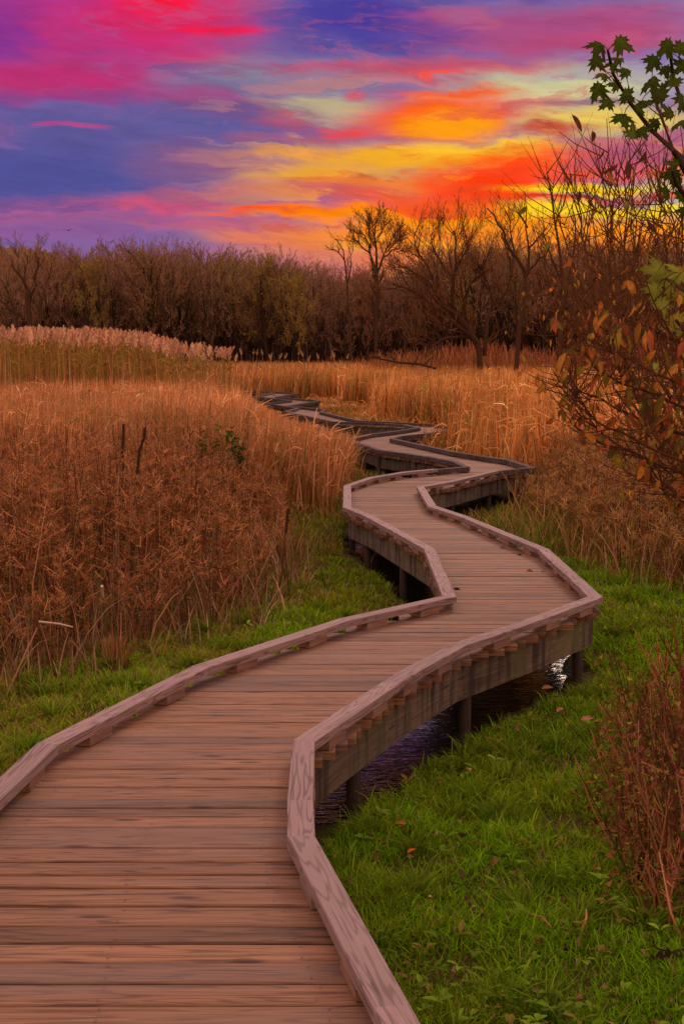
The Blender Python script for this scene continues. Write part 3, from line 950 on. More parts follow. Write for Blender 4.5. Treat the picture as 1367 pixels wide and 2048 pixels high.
# ------------------------------------------------------------------ reeds
def reed_field():
    mb = MB()
    n = 240000
    X, Y = sample(n, 17.5, 108, .31, 1.0, 0.55)
    ed = edge_dist(X, np.minimum(Y, YEND))
    clear = np.where(X < XL(np.minimum(Y, YEND)), .55, .75) * np.where(Y > YEND + .5, 0, 1)
    gap = .35
    gap = gap + np.abs(RNG.normal(0, .55, n))
    k = (ed > gap) | (Y > YEND + 1.2)
    left = X < XL(np.minimum(Y, YEND))
    k &= np.where(left, (Y > 18.5) & ((Y > 24) | (X < -.15 + .25 * (Y - 18.5) * .3)), (Y > 22.5) | (X > 4.2))
    X, Y, left, ed = X[k], Y[k], left[k], ed[k]
    n = len(X)
    P = np.stack([X, Y, gz(X, Y)], 1)
    patch = .5 + .5 * np.sin(X * .8 + 1.1 * np.sin(Y * .33)) * np.sin(Y * .41 + X * .21)
    h = RNG.uniform(.75, 1.08, n) * (1.42 + .22 * patch) * np.where(left, 1.0, 1.04) * (0.40 + .60 * sstep(.0, 2.0, ed + RNG.normal(0, .5, n)))
    h = np.where(Y > 50, RNG.uniform(.8, 1.05, n) * 1.62, h)
    w = (.009 + .0004 * Y) * RNG.uniform(.6, 1.7, n)
    A = mixc([(.56, .255, .095), (.46, .18, .055), (.33, .12, .032), (.68, .36, .16)], n, .22, .05, p=[.4, .3, .15, .15])
    Bc = mixc([(.64, .29, .080), (.50, .20, .048), (.36, .13, .030), (.74, .40, .14)], n, .22, .05, p=[.4, .3, .15, .15])
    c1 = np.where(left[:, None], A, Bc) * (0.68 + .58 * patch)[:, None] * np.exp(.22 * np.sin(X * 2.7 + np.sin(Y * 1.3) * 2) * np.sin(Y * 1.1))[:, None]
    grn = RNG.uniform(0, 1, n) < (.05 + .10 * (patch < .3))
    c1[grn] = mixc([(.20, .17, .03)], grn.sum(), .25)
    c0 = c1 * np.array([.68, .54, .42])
    # low growth close to the far boardwalk and where the walk lies open to view
    h = np.where((Y > 29) & (Y < 64) & (ed < 2.6), h * .2, h)
    pxx = 683.5 + F * X / Y
    yb = np.interp(pxx, [480, 510, 535, 570, 640, 700, 720, 757, 770, 1075], [792, 800, 815, 832, 846, 862, 893, 903, 930, 930])
    dwalk = F * (CZ - DECK) / (yb - 715)
    cap = CZ - (yb - RNG.uniform(-2, 9, n) - 715) / F * Y - P[:, 2]
    m = (pxx > 482) & (pxx < 1070) & (Y < dwalk - .3)
    h = np.where(m, np.clip(np.minimum(h, cap), .12, 3), h)
    h = np.where((pxx > 470) & (pxx < 680) & (Y > 37) & (Y < 64.5), np.minimum(h, .25), h)
    lean = np.abs(RNG.normal(.16, .20, n))
    az = np.where(RNG.uniform(0, 1, n) < .6, RNG.normal(-.3, .9, n), RNG.uniform(0, 6.28, n))
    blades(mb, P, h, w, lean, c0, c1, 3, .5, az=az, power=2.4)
    # broken, bent leaves
    m = RNG.uniform(0, 1, n) < np.where(Y < 42, .24, .10)
    Q = P[m] + np.stack([0 * h[m], 0 * h[m], h[m] * RNG.uniform(.35, .85, m.sum())], 1)
    d = RNG.normal(size=(m.sum(), 3)) * np.array([1, .6, .45]); d /= np.linalg.norm(d, axis=1, keepdims=True)
    ribbons(mb, Q, Q + d * RNG.uniform(.15, .5, m.sum())[:, None], w[m], w[m] * .3, c1[m] * 1.15, mid=Q + d * .1 + np.array([0, 0, .06]))
    tag(mb.build('reed_field', M_DRY), 'tawny dry reeds filling the marsh out to the far trees', 'reeds', kind='stuff')
    # low green and straw sedge between reeds and boardwalk
    mb = MB()
    n = 60000
    X, Y = sample(n, 15, 60, .2, 1.0, .3)
    yy = np.minimum(Y, YEND); ed = edge_dist(X, yy)
    k = (ed > .1) & (ed < 2.2) & (Y < YEND) & (left_weed(X, Y) < .2) & (right_weed(X, Y) < .4)
    X, Y, ed = X[k], Y[k], ed[k]; n = len(X)
    P = np.stack([X, Y, gz(X, Y)], 1)
    c = mixc([(.17, .17, .02), (.30, .20, .04), (.09, .12, .012), (.36, .19, .06)], n, .25, p=[.3, .3, .2, .2])
    blades(mb, P, RNG.uniform(.12, .45, n) * (.5 + .5 * sstep(.1, 1.2, ed)), .006 + .0004 * Y, RNG.uniform(.1, .8, n), c * .6, c, 3, .3)
    tag(mb.build('sedge', M_DRY), 'straw and green sedge along the far boardwalk', 'sedge', kind='stuff')


reed_field()


# tall plumed reeds (background stand on the left)
def plume(mb, P, H, col, ps=1.0):
    """feathery reed heads at the tops of stems; P bases (n,3)"""
    n = len(P)
    lean = RNG.normal(.0, .04, (n, 2))
    T = P + np.stack([lean[:, 0] * H, lean[:, 1] * H, H], 1)
    ln = RNG.uniform(.30, .42, n) * ps
    nod = np.stack([RNG.normal(.05, .05, n), 0 * H, ln], 1)
    m = 26
    i = np.repeat(np.arange(n), m)
    t = RNG.uniform(0, 1, n * m)
    C = T[i] + nod[i] * t[:, None]
    rad = .085 * np.sin(np.pi * np.clip(t * .85 + .12, 0, 1)) * ps
    a = RNG.uniform(0, 6.28, n * m)
    D = np.stack([np.cos(a) * rad, np.sin(a) * rad, rad * .8 + .03], 1)
    ribbons(mb, C, C + D, .028 * ps, .010 * ps, col[i] * np.exp(RNG.normal(0, .15, (n * m, 1))))
    return T


def reed_stand():
    mb = MB()
    n = 2600
    Y = RNG.uniform(44, 60, n); X = RNG.uniform(-1, 1, n) * .29 * Y
    # skyline of plume tops, pixels in the photo
    px = 683.5 + F * X / Y
    edge = np.interp(px, [-100, 0, 130, 270, 330, 400, 520, 620, 720], [656, 654, 655, 659, 672, 686, 697, 703, 706])
    dens = np.interp(px, [260, 330, 400, 470, 560], [1, .7, .35, .10, 0.0])
    k = (px < 480) & (RNG.uniform(0, 1, n) < dens)
    X, Y, px, edge = X[k], Y[k], px[k], edge[k]; n = len(X)
    ztop = CZ + (715 - edge) / F * Y
    z0 = gz(X, Y)
    H = (ztop - z0 - .36) * RNG.uniform(.86, 1.01, n)
    P = np.stack([X, Y, z0], 1)
    pc = mixc([(.54, .28, .15), (.46, .22, .11), (.62, .35, .19)], n, .15, .04)
    T = plume(mb, P, H, pc)
    st = mixc([(.30, .15, .04), (.24, .12, .03), (.20, .15, .03)], n, .2)
    ribbons(mb, P, T, .03, .02, st)
    # long leaves
    m = 16
    i = np.repeat(np.arange(n), m); t = RNG.uniform(.15, .97, n * m)
    A = P[i] + (T[i] - P[i]) * t[:, None]
    a = RNG.uniform(0, 6.28, n * m); l = RNG.uniform(.25, .55, n * m)
    D = np.stack([np.cos(a) * l * .6, np.sin(a) * l * .6, l * RNG.uniform(.1, .7, n * m)], 1)
    lc = np.where((RNG.uniform(0, 1, n * m) < .25 + .35 * t)[:, None], mixc([(.22, .17, .025), (.30, .19, .035)], n * m, .25), mixc([(.34, .15, .045), (.26, .10, .03)], n * m, .25))
    ribbons(mb, A, A + D - np.array([0, 0, .12]), .035, .01, lc, mid=A + D * .6)
    # filler stems
    q = 9000
    Yf = RNG.uniform(43, 60, q); Xf = RNG.uniform(-1, 1, q) * .29 * Yf
    pf = 683.5 + F * Xf / Yf
    ef = np.interp(pf, [-100, 0, 130, 270, 330, 400, 520, 720], [662, 660, 662, 668, 690, 706, 715, 720])
    kk = pf < RNG.uniform(330, 485, q); Xf, Yf, ef = Xf[kk], Yf[kk], ef[kk]; q = len(Xf)
    zf = gz(Xf, Yf); Hf = (CZ + (715 - ef) / F * Yf - zf) * RNG.uniform(.6, .93, q)
    cf = mixc([(.36, .16, .045), (.28, .115, .03), (.24, .17, .03), (.44, .22, .08)], q, .25)
    blades(mb, np.stack([Xf, Yf, zf], 1), Hf, .035, np.abs(RNG.normal(.06, .06, q)), cf * .75, cf, 3, .3)
    tag(mb.build('plumed_reeds', M_DRY), 'dense stand of tall reeds with pinkish plumes at left', 'reeds', kind='stuff')
    # loose single reeds in front of the dark trees
    xs = [352, 366, 384, 396, 409, 421, 433, 446, 452, 470, 487, 497, 513, 522, 531, 545, 552, 567, 592, 604, 621, 646, 657, 676, 694, 776]
    proto = None
    for j, x in enumerate(xs):
        t = np.interp(x, [350, 400, 450, 560, 700, 776], [672, 686, 692, 697, 702, 716]) + random.uniform(-4, 9)
        d = 60 + random.uniform(-4, 4)
        X0 = (x - 683.5) / F * d
        zt = CZ + (715 - t) / F * d; z0 = float(gz(X0, d))
        if proto is None:
            proto = empty('reed_stalk'); H = 2.5
            m1 = MB(); T = plume(m1, np.array([[0, 0, 0.]]), np.array([H - .4]), np.array([[.50, .27, .12]]), .80)
            m2 = MB(); tube(m2, [(0, 0, 0), tuple(T[0])], [.014, .010], (.30, .16, .06), 4)
            m2.build('stem', M_DRY, proto); m1.build('plume', M_DRY, proto); r = proto
        else:
            r = proto.copy(); COL.objects.link(r)
            for ch in proto.children:
                c = ch.copy(); COL.objects.link(c); c.parent = r
        tag(r, 'tall single reed with pale plume standing against the dark treeline', 'reed', 'single plumed reeds against the trees')
        r.location = (X0, d, z0); r.scale = (1, 1, (zt - z0) / 2.5); r.rotation_euler = (random.gauss(0, .05), random.gauss(0, .06), random.uniform(0, 6.28))


reed_stand()


# near stems, bottom right
def stem_clump():
    mb = MB()
    n = 2300
    X = RNG.uniform(.9, 2.6, n); Y = RNG.uniform(4.9, 8.2, n)
    k = poly_sd(X, Y, ND_X, ND_Y) < 0
    X, Y = X[k], Y[k]; n = len(X)
    P = np.stack([X, Y, gz(X, Y)], 1)
    H = RNG.uniform(.2, .86, n) * (.45 + .55 * sstep(-.1, .6, RNG.normal(0, .15, n) - poly_sd(X, Y, ND_X, ND_Y)))
    T = P + np.stack([RNG.normal(-.10, .20, n) * H, RNG.normal(-.05, .12, n) * H, H], 1)
    c = mixc([(.26, .09, .035), (.15, .052, .022), (.075, .030, .013), (.42, .18, .08), (.06, .04, .012)], n, .25, p=[.3, .25, .2, .15, .1])
    ribbons(mb, P, T, RNG.uniform(.005, .012, n), .004, c, mid=(P + T) / 2 + RNG.normal(0, .02, (n, 3)))
    i = np.repeat(np.arange(n), 5); t = RNG.uniform(.2, 1, len(i))
    A = P[i] + (T[i] - P[i]) * t[:, None]; d = RNG.normal(size=(len(i), 3)); d /= np.linalg.norm(d, axis=1, keepdims=True)
    ribbons(mb, A, A + d * RNG.uniform(.02, .10, len(i))[:, None], .005, .002, c[i])
    # a few fallen and crossing straws
    q = 10
    X = RNG.uniform(1.0, 2.2, q); Y = RNG.uniform(5.0, 7.8, q)
    k = poly_sd(X, Y, ND_X, ND_Y) < .12; X, Y = X[k], Y[k]; q = len(X)
    A = np.stack([X, Y, gz(X, Y) + RNG.uniform(.03, .5, q)], 1)
    d = RNG.normal(size=(q, 3)) * np.array([.6, .5, .9]); d /= np.linalg.norm(d, axis=1, keepdims=True)
    ribbons(mb, A, A + d * RNG.uniform(.1, .4, q)[:, None], .007, .005, mixc([(.46, .22, .11), (.34, .14, .06)], q, .2))
    # green leaves low down
    q = 11000
    X = RNG.uniform(.85, 2.2, q); Y = RNG.uniform(5.0, 8.4, q)
    k = poly_sd(X, Y, ND_X, ND_Y) < .15; X, Y = X[k], Y[k]; q = len(X)
    A = np.stack([X, Y, gz(X, Y) + np.abs(RNG.normal(0, .24, q)) + .02], 1)
    bits(mb, A, RNG.uniform(.012, .04, q), mixc([(.09, .14, .010), (.13, .15, .012), (.20, .11, .02), (.20, .075, .025), (.12, .045, .018)], q, .3))
    tag(mb.build('dry_stems', M_WEED), 'clump of reddish dry stems at the right edge of the lawn', 'dry stems', kind='stuff')


stem_clump()


# ------------------------------------------------------------------ trees
def grow(tr, tw, p, d, L, r, lvl, P):
    """recursive limb; tubes into tr while thick, twig strips into tw"""
    n = 5 if lvl < 2 else 4
    pts = [p.copy()]; rad = [r]
    dd = d.normalized()
    for i in range(n):
        dd = (dd + Vector((random.gauss(0, P['wob']), random.gauss(0, P['wob']), random.gauss(0, P['wob'] * .6) + P['up']))).normalized()
        pts.append(pts[-1] + dd * (L / n)); rad.append(max(r * (1 - (i + 1) / n * .72), .004))
    if lvl <= P['tub']:
        tube(tr, pts, rad, P['bark'], 6 if lvl == 0 else (4 if lvl == 1 else 3), cap=False)
    else:
        for i in range(n):
            tw.append((pts[i], pts[i + 1], max(rad[i] * 2, P['tw']), max(rad[i + 1] * 2, P['tw'] * .7)))
    if lvl >= P['lv']: return
    k = P['kids'][lvl]
    for j in range(k):
        t = P['st'][lvl] + (1 - P['st'][lvl]) * (j + random.random()) / k
        f = t * n; i = min(int(f), n - 1); q = pts[i].lerp(pts[i + 1], f - i)
        ax = (pts[i + 1] - pts[i]).normalized()
        a = random.uniform(0, 6.283)
        u = ax.orthogonal().normalized(); w = ax.cross(u)
        sp_ = random.uniform(*P['ang'])
        nd_ = ax * math.cos(sp_) + (u * math.cos(a) + w * math.sin(a)) * math.sin(sp_)
        grow(tr, tw, q, nd_, L * P['rat'] * random.uniform(.7, 1.15) * (1.15 - .45 * t), r * (1 - t * .6) * P['rr'], lvl + 1, P)


BASEP = dict(wob=.10, up=.085, tub=2, lv=4, kids=[13, 6, 5, 4], st=[.28, .25, .2, .15], ang=(.38, .85), rat=.46, rr=.46,
             tw=.028, bark=(.034, .019, .011))


def tree_meshes(seed, H, r=.16, stems=1, twc=[(.10, .045, .022)], leaves=0, leafc=[(.2, .15, .02)], **kw):
    random.seed(seed)
    P = dict(BASEP); P.update(kw)
    tr = MB(); tw = []
    for s in range(stems):
        a = random.uniform(0, 6.28); tilt = 0.05 if stems == 1 else random.uniform(.12, .42)
        d = Vector((math.cos(a) * tilt, math.sin(a) * tilt * .6, 1))
        grow(tr, tw, Vector((math.cos(a) * .12 * (stems > 1), 0, -.1)), d, H * .80 * random.uniform(.85, 1), r * (1 if stems == 1 else .75), 0, P)
    cw = MB()
    A = np.array([t[0] for t in tw]); B = np.array([t[1] for t in tw])
    ribbons(cw, A, B, np.array([t[2] for t in tw]), np.array([t[3] for t in tw]), mixc(twc, len(tw), .2, .05))
    if leaves:
        i = RNG.integers(0, len(B), leaves)
        bits(cw, B[i] + RNG.normal(0, .12, (leaves, 3)), RNG.uniform(.05, .14, leaves), mixc(leafc, leaves, .25))
    return tr.mesh('trunk', M_BARK), cw.mesh('crown', M_TWIG)


def place_tree(name, meshes, x, y, z, s, rz, label, cat='tree', group=None, sx=None):
    e = empty(name, (x, y, z)); e.rotation_euler = (0, 0, rz)
    e.scale = (sx or s, sx or s, s)
    for nm, me in zip(('trunk', 'crown'), meshes):
        o = bpy.data.objects.new(nm, me); COL.objects.link(o); o.parent = e
    tag(e, label, cat, group)
    return e


BR = [(.26, .135, .070), (.19, .095, .052), (.32, .165, .080)]
RED = [(.30, .12, .055), (.23, .095, .048)]
OL = [(.27, .165, .055), (.21, .13, .045)]
VAR = {
    'brown': [tree_meshes(s, 11, twc=BR) for s in (1, 2, 3)],
    'red': [tree_meshes(s, 11, twc=RED, ang=(.35, .8)) for s in (4, 5)],
    'olive': [tree_meshes(s, 11, twc=OL, leaves=800, leafc=[(.24, .16, .025), (.30, .18, .03), (.18, .12, .025)]) for s in (6, 7)],
    'yellow': [tree_meshes(s, 11, twc=OL, leaves=4600, leafc=[(.30, .20, .02), (.24, .17, .02), (.34, .21, .03)], kids=[16, 6, 5, 3]) for s in (8,)],
    'stems': [tree_meshes(s, 11, r=.12, stems=4, twc=BR, kids=[9, 5, 4, 4]) for s in (9, 10)],
}
SKX = [-60, 0, 60, 110, 150, 190, 250, 310, 370, 420, 470, 520, 560, 610, 660, 700, 760, 800, 830, 880, 960, 1050, 1150, 1250, 1367, 1450]
SKY = [500, 505, 505, 505, 492, 482, 476, 472, 480, 492, 494, 500, 494, 512, 522, 526, 530, 522, 506, 486, 468, 480, 470, 470, 472, 472]
LBL = {
    'brown': 'bare brown tree in the treeline across the marsh',
    'red': 'bare reddish twigged tree in the treeline across the marsh',
    'olive': 'olive tinted tree with sparse leaves in the far treeline',
    'stems': 'bare tree with several stems from one base in the far treeline',
    'yellow': 'yellow leaved tree standing out in the brown treeline',
}
random.seed(21)
for row, (dep, step) in enumerate([(104, 17), (112, 17), (121, 17)]):
    x = -50 + row * 9
    while x < 1430:
        kind = random.choices(['brown', 'red', 'olive', 'stems'], [5, 2, 3 if x < 640 else 1, 5])[0]
        d = dep + random.uniform(-3, 3)
        top = np.interp(x, SKX, SKY) + random.uniform(-8, 10) + (8 if row == 0 else 0)
        X0 = (x - 683.5) / F * d; z0 = float(gz(X0, d))
        Ht = CZ + (715 - top) / F * d - z0
        me = random.choice(VAR[kind])
        zmax = max(v.co.z for v in me[1].vertices) if not hasattr(me[1], '_z') else 0
        s = Ht / zmax
        if s > .45:
            place_tree('bare_tree', me, X0, d, z0 - .1, s, random.uniform(0, 6.28), LBL[kind], 'tree', kind + ' trees of the far treeline', sx=s * random.uniform(.7, 1.0))
        x += step * random.uniform(.7, 1.35)
for x, top, d, lab in [(541, 486, 100, 'tall yellow green leafed tree in the middle of the left treeline'),
                       (588, 535, 99, 'smaller golden yellow tree right of the tall yellow green one'),
                       (166, 500, 101, 'russet gold topped tree near the left end of the treeline'),
                       (318, 470, 101, 'tallest olive tree of the left treeline with thin leaves')]:
    X0 = (x - 683.5) / F * d; z0 = float(gz(X0, d)); me = VAR['yellow'][0] if x != 318 else VAR['olive'][0]
    zmax = max(v.co.z for v in me[1].vertices)
    s = (CZ + (715 - top) / F * d - z0) / zmax
    place_tree('leafy_tree', me, X0, d, z0 - .1, s, random.uniform(0, 6.28), lab, 'tree', sx=s * .9)


# hand-shaped trees: limbs as pixel paths at a depth
def shaped_tree(name, d, limbs, label, twl=1.6, twn=9, bark=(.060, .030, .016), twc=BR, basez=-.1, levels=2, tww=.02, cat='tree', seed=3):
    random.seed(seed)
    tr = MB(); tw = []
    base = at(limbs[0][0][0][0], limbs[0][0][0][1], d); base.z = float(gz(base.x, d))
    P = dict(BASEP); P.update(lv=levels, tub=0, kids=[4, 3, 3, 0], rat=.5, tw=tww, up=.10, wob=.14, ang=(.35, .9), rr=.5, bark=bark)
    dy = 0
    for pts, r0, r1 in limbs:
        dy2 = random.uniform(-1.4, 1.4)
        q = []
        for i, (x, y) in enumerate(pts):
            q.append(at(x, y, d + dy2 * i / len(pts)) - Vector((base.x, base.y, base.z)))
        if pts is limbs[0][0]: q[0].z = -.15
        # smooth
        out = [q[0]]
        for i in range(len(q) - 1):
            for t in (.5, 1.0):
                v = q[i].lerp(q[i + 1], t)
                if t < 1: v += Vector((random.gauss(0, .05), 0, random.gauss(0, .05))) * (d / 70)
                out.append(v)
        n = len(out)
        rad = [r0 + (r1 - r0) * i / (n - 1) for i in range(n)]
        tube(tr, out, rad, bark, 6)
        for j in range(twn):
            t = random.uniform(.25, 1.0); f = t * (n - 1); i = min(int(f), n - 2)
            p = out[i].lerp(out[i + 1], f - i); ax = (out[i + 1] - out[i]).normalized()
            u = Vector((ax.z, random.uniform(-.5, .5), -ax.x)) * random.choice([-1, 1])
            dd = (ax * .8 + u.normalized() * random.uniform(.4, 1.0) + Vector((0, 0, .25))).normalized()
            grow(tr, tw, p, dd, twl * random.uniform(.5, 1.2), max(r1 * .7, .018), 0, P)
    cw = MB()
    ribbons(cw, np.array([t[0] for t in tw]), np.array([t[1] for t in tw]), np.array([t[2] for t in tw]), np.array([t[3] for t in tw]), mixc(twc, len(tw), .2))
    e = empty(name, base)
    tr.build('trunk', M_BARK, e); cw.build('crown', M_TWIG, e)
    tag(e, label, cat)
    return e


shaped_tree('willow_tree', 68, [
    ([(968, 715), (956, 686), (935, 655), (913, 627)], .16, .12),
    ([(913, 627), (877, 606), (840, 590), (809, 575), (784, 566)], .12, .03),
    ([(913, 627), (904, 612), (903, 584), (907, 554), (909, 507), (907, 461)], .12, .03),
    ([(907, 560), (889, 538), (867, 501), (861, 472)], .08, .02),
    ([(877, 606), (864, 554), (834, 504), (827, 470)], .08, .02),
    ([(907, 624), (876, 584), (846, 554), (812, 535)], .08, .02),
    ([(910, 540), (924, 515), (936, 480)], .05, .02),
    ([(968, 712), (972, 660), (975, 633), (984, 612), (1012, 584), (1021, 553), (1010, 492), (999, 461)], .12, .025),
    ([(1021, 553), (1027, 501), (1018, 431)], .08, .02),
    ([(935, 655), (926, 600), (950, 554), (956, 532)], .08, .02),
    ([(984, 612), (978, 575), (960, 530)], .05, .02),
    ([(947, 676), (901, 675), (880, 680), (861, 698)], .10, .03),
    ([(905, 674), (892, 652), (874, 646)], .05, .02),
], 'broad bare tree with a leaning trunk and fanning dark limbs in the reeds', twl=1.7, twn=20, levels=2, tww=.014, twc=[(.17, .070, .026), (.13, .055, .022)])
shaped_tree('bare_tree', 64, [
    ([(1031, 735), (1036, 676), (1046, 621), (1050, 554), (1056, 538), (1056, 492), (1052, 418)], .13, .025),
    ([(1050, 552), (1033, 517), (1010, 480), (994, 448), (973, 416)], .10, .025),
    ([(1056, 540), (1070, 527), (1089, 514), (1098, 494)], .07, .02),
    ([(1056, 497), (1075, 475), (1092, 455)], .05, .02),
    ([(1043, 652), (1064, 633), (1082, 624)], .08, .03),
    ([(1054, 455), (1040, 430), (1036, 415)], .04, .015),
], 'slim dark bare tree with forked top right of the broad leaning one', twl=.95, twn=8, levels=1)
shaped_tree('bare_tree', 98, [
    ([(754, 715), (752, 640), (754, 590), (753, 548)], .14, .11),
    ([(753, 548), (742, 515), (738, 490), (728, 470), (716, 458)], .10, .02),
    ([(753, 548), (752, 500), (748, 470), (752, 440)], .11, .02),
    ([(753, 548), (766, 512), (778, 490), (790, 465)], .10, .02),
    ([(740, 505), (722, 492), (704, 478)], .06, .02),
    ([(764, 516), (782, 500), (802, 494)], .06, .02),
    ([(750, 490), (764, 462), (770, 442)], .06, .02),
    ([(740, 496), (736, 465), (734, 446)], .05, .02),
    ([(770, 505), (792, 482), (803, 470)], .05, .02),
], 'tall round crowned bare tree rising alone above the treeline against orange sky', twl=1.15, twn=20, levels=2, twc=[(.12, .048, .016)])
shaped_tree('bare_tree', 92, [
    ([(60, 690), (60, 640), (57, 580), (42, 552), (22, 530)], .2, .05),
    ([(58, 610), (72, 570), (78, 530), (70, 505)], .12, .03),
    ([(78, 690), (80, 650), (83, 605), (96, 560), (104, 525)], .13, .03),
    ([(40, 690), (34, 632), (12, 608), (-8, 600)], .14, .04),
    ([(57, 585), (50, 545), (56, 510)], .08, .03),
    ([(36, 636), (20, 590), (4, 560)], .08, .03),
], 'dark spreading many limbed tree at the left end of the treeline', twl=1.3, twn=10, levels=2)
shaped_tree('bare_tree', 90, [
    ([(706, 715), (700, 640), (694, 570), (686, 500), (672, 478)], .10, .02),
    ([(694, 570), (702, 530), (706, 500)], .05, .02),
    ([(688, 520), (676, 505), (664, 498)], .04, .015),
], 'thin leaning bare tree just left of the round crowned one', twl=.9, twn=8, levels=1)
shaped_tree('bare_tree', 60, [
    ([(1118, 740), (1120, 660), (1126, 590), (1120, 520), (1108, 440), (1092, 345)], .13, .02),
    ([(1124, 600), (1140, 540), (1150, 470), (1142, 410)], .07, .02),
    ([(1110, 450), (1126, 410), (1140, 350)], .05, .012),
    ([(1122, 560), (1100, 510), (1084, 460)], .05, .02),
], 'thin bare tree with upright tips behind the red leaved shrub', twl=.9, twn=9, levels=1)

# twiggy undergrowth behind and below the trees
def thicket():
    mb = MB()
    n = 58000
    px = RNG.uniform(-300, 1670, n); d = RNG.uniform(117, 140, n)
    X = (px - 683.5) / F * d
    topy = np.interp(px, SKX, SKY) + np.where(px < 640, 8, 18)
    z0 = gz(X, d)
    Hm = CZ + (715 - topy) / F * d - z0
    zb = z0 + Hm * RNG.uniform(0, .72, n) ** 1.1
    A = np.stack([X, d, zb], 1)
    l = RNG.uniform(.8, 2.8, n)
    D = np.stack([RNG.normal(0, .28, n) * l, RNG.normal(0, .2, n) * l, l], 1)
    B = A + D; B[:, 2] = np.minimum(B[:, 2], z0 + Hm * RNG.uniform(.85, 1.03, n))
    red = sstep(600, 900, px)[:, None]
    c = mixc([(.21, .12, .066), (.27, .15, .078), (.16, .092, .054)], n, .25) * (1 - red) + mixc([(.29, .12, .042), (.22, .095, .036), (.36, .155, .048)], n, .25) * red
    ribbons(mb, A, B, .06, .03, c)
    # slim pole trunks
    q = 900
    px = RNG.uniform(-300, 1670, q); d = RNG.uniform(106, 130, q); X = (px - 683.5) / F * d; z0 = gz(X, d)
    hh = (CZ + (715 - np.interp(px, SKX, SKY) - 12) / F * d - z0) * RNG.uniform(.6, .95, q)
    A = np.stack([X, d, z0], 1); B = A + np.stack([RNG.normal(0, .08, q) * hh, RNG.normal(0, .05, q) * hh, hh], 1)
    ribbons(mb, A, B, RNG.uniform(.08, .2, q), .03, mixc([(.055, .030, .018), (.085, .045, .026), (.30, .17, .10)], q, .2, p=[.45, .35, .2]), mid=(A + B) / 2 + RNG.normal(0, .15, (q, 3)))
    # reddish brush at the foot, on the right
    q = 16000
    px = np.where(RNG.uniform(0, 1, q) < .7, RNG.uniform(740, 1420, q), RNG.uniform(-60, 760, q)); d = RNG.uniform(72, 100, q)
    X = (px - 683.5) / F * d
    z0 = gz(X, d)
    h = np.interp(px, [-60, 600, 760, 860, 960, 1050, 1100, 1250, 1420], [1.6, 1.6, 2.2, 2.6, 3.0, 2.6, 2.4, 3.0, 3.4]) * RNG.uniform(.4, 1, q)
    A = np.stack([X, d, z0 + h * RNG.uniform(0, .5, q)], 1)
    B = A + np.stack([RNG.normal(0, .35, q), RNG.normal(0, .2, q), h * .55], 1)
    ribbons(mb, A, B, .04, .02, mixc([(.27, .090, .032), (.19, .070, .030), (.34, .12, .038), (.14, .060, .026)], q, .25))
    tag(mb.build('thicket', M_TWIG), 'dense brown undergrowth filling the far treeline', 'undergrowth', kind='stuff')


thicket()

# low wooded rise behind the trees
m_hill, nt = mat_new('wooded_slope')
geo = nd(nt, 'ShaderNodeNewGeometry')
n1 = noise(nt, vmth(nt, 'MULTIPLY', geo.outputs['Position'], (1, .4, .35)), .9, 6, .7).outputs[0]
c = mixrgb(nt, mapr(nt, n1, .35, .65), (.13, .076, .044), (.24, .135, .070))
n2 = noise(nt, geo.outputs['Position'], .05, 3).outputs[0]
c = mixrgb(nt, mapr(nt, n2, .5, .7), c, (.14, .085, .028))
b_ = nd(nt, 'ShaderNodeBsdfDiffuse'); nt.links.new(c, b_.inputs[0])
o_ = nd(nt, 'ShaderNodeOutputMaterial'); nt.links.new(b_.outputs[0], o_.inputs[0])


def ridge(name, d, xs, tops, rough, col_seed, wide=40):
    rs = np.random.default_rng(col_seed)
    px = np.arange(-700, 2100, 4.0)
    top = np.interp(px, xs, tops) + rs.normal(0, rough, len(px))
    V = []; k = len(px)
    rows = [(0, 0.0), (3, .35), (7, .7), (12, .92), (18, 1.0), (wide, .9), (wide * 3, 0)]
    for dy, fr in rows:
        dd = d + dy
        X = (px - 683.5) / F * dd
        Z = 0.2 + (CZ + (715 - top) / F * d - .2) * fr * (1 + rs.normal(0, .015, k))
        V.append(np.stack([X, np.full(k, dd) + rs.normal(0, .6, k), Z if fr > 0 else np.full(k, -.5)], 1))
    V = np.concatenate(V)
    I = np.arange(len(rows) * k).reshape(len(rows), k)
    Fq = np.stack([I[:-1, :-1], I[:-1, 1:], I[1:, 1:], I[1:, :-1]], -1).reshape(-1, 4)
    mb = MB(); mb.add(V, [Fq])
    return tag(mb.build(name, m_hill, smooth=False), kind='structure')


ridge('hills', 142, SKX, [s + (26 if x < 640 else 52) for x, s in zip(SKX, SKY)], 2.2, 5)
ridge('far_hills', 420, [-700, -100, 0, 60, 120, 200, 400, 700, 1000, 1367, 2100], [470, 478, 486, 492, 500, 520, 545, 570, 560, 560, 560], 2.0, 6, 60)

# trees on the far left hill
random.seed(5)
for x, top, w, lab in [(12, 474, 1.0, 'rounded olive tree on the distant hill at the far left'), (48, 479, .9, 'low brown tree beside the olive one on the distant hill'),
                       (86, 466, .8, 'small dark tree poking above the distant hill on the left'), (112, 484, .8, 'rightmost low brown tree on the distant hill')]:
    d = 418; me = VAR['olive'][1] if x < 30 else random.choice(VAR['brown'])
    X0 = (x - 683.5) / F * d; zt = CZ + (715 - top) / F * d
    zmax = max(v.co.z for v in me[1].vertices)
    s = 9.0 / zmax
    place_tree('bare_tree' if x > 30 else 'leafy_tree', me, X0, d, zt - 9.0, s, random.uniform(0, 6), lab, 'tree', sx=s * 1.1)

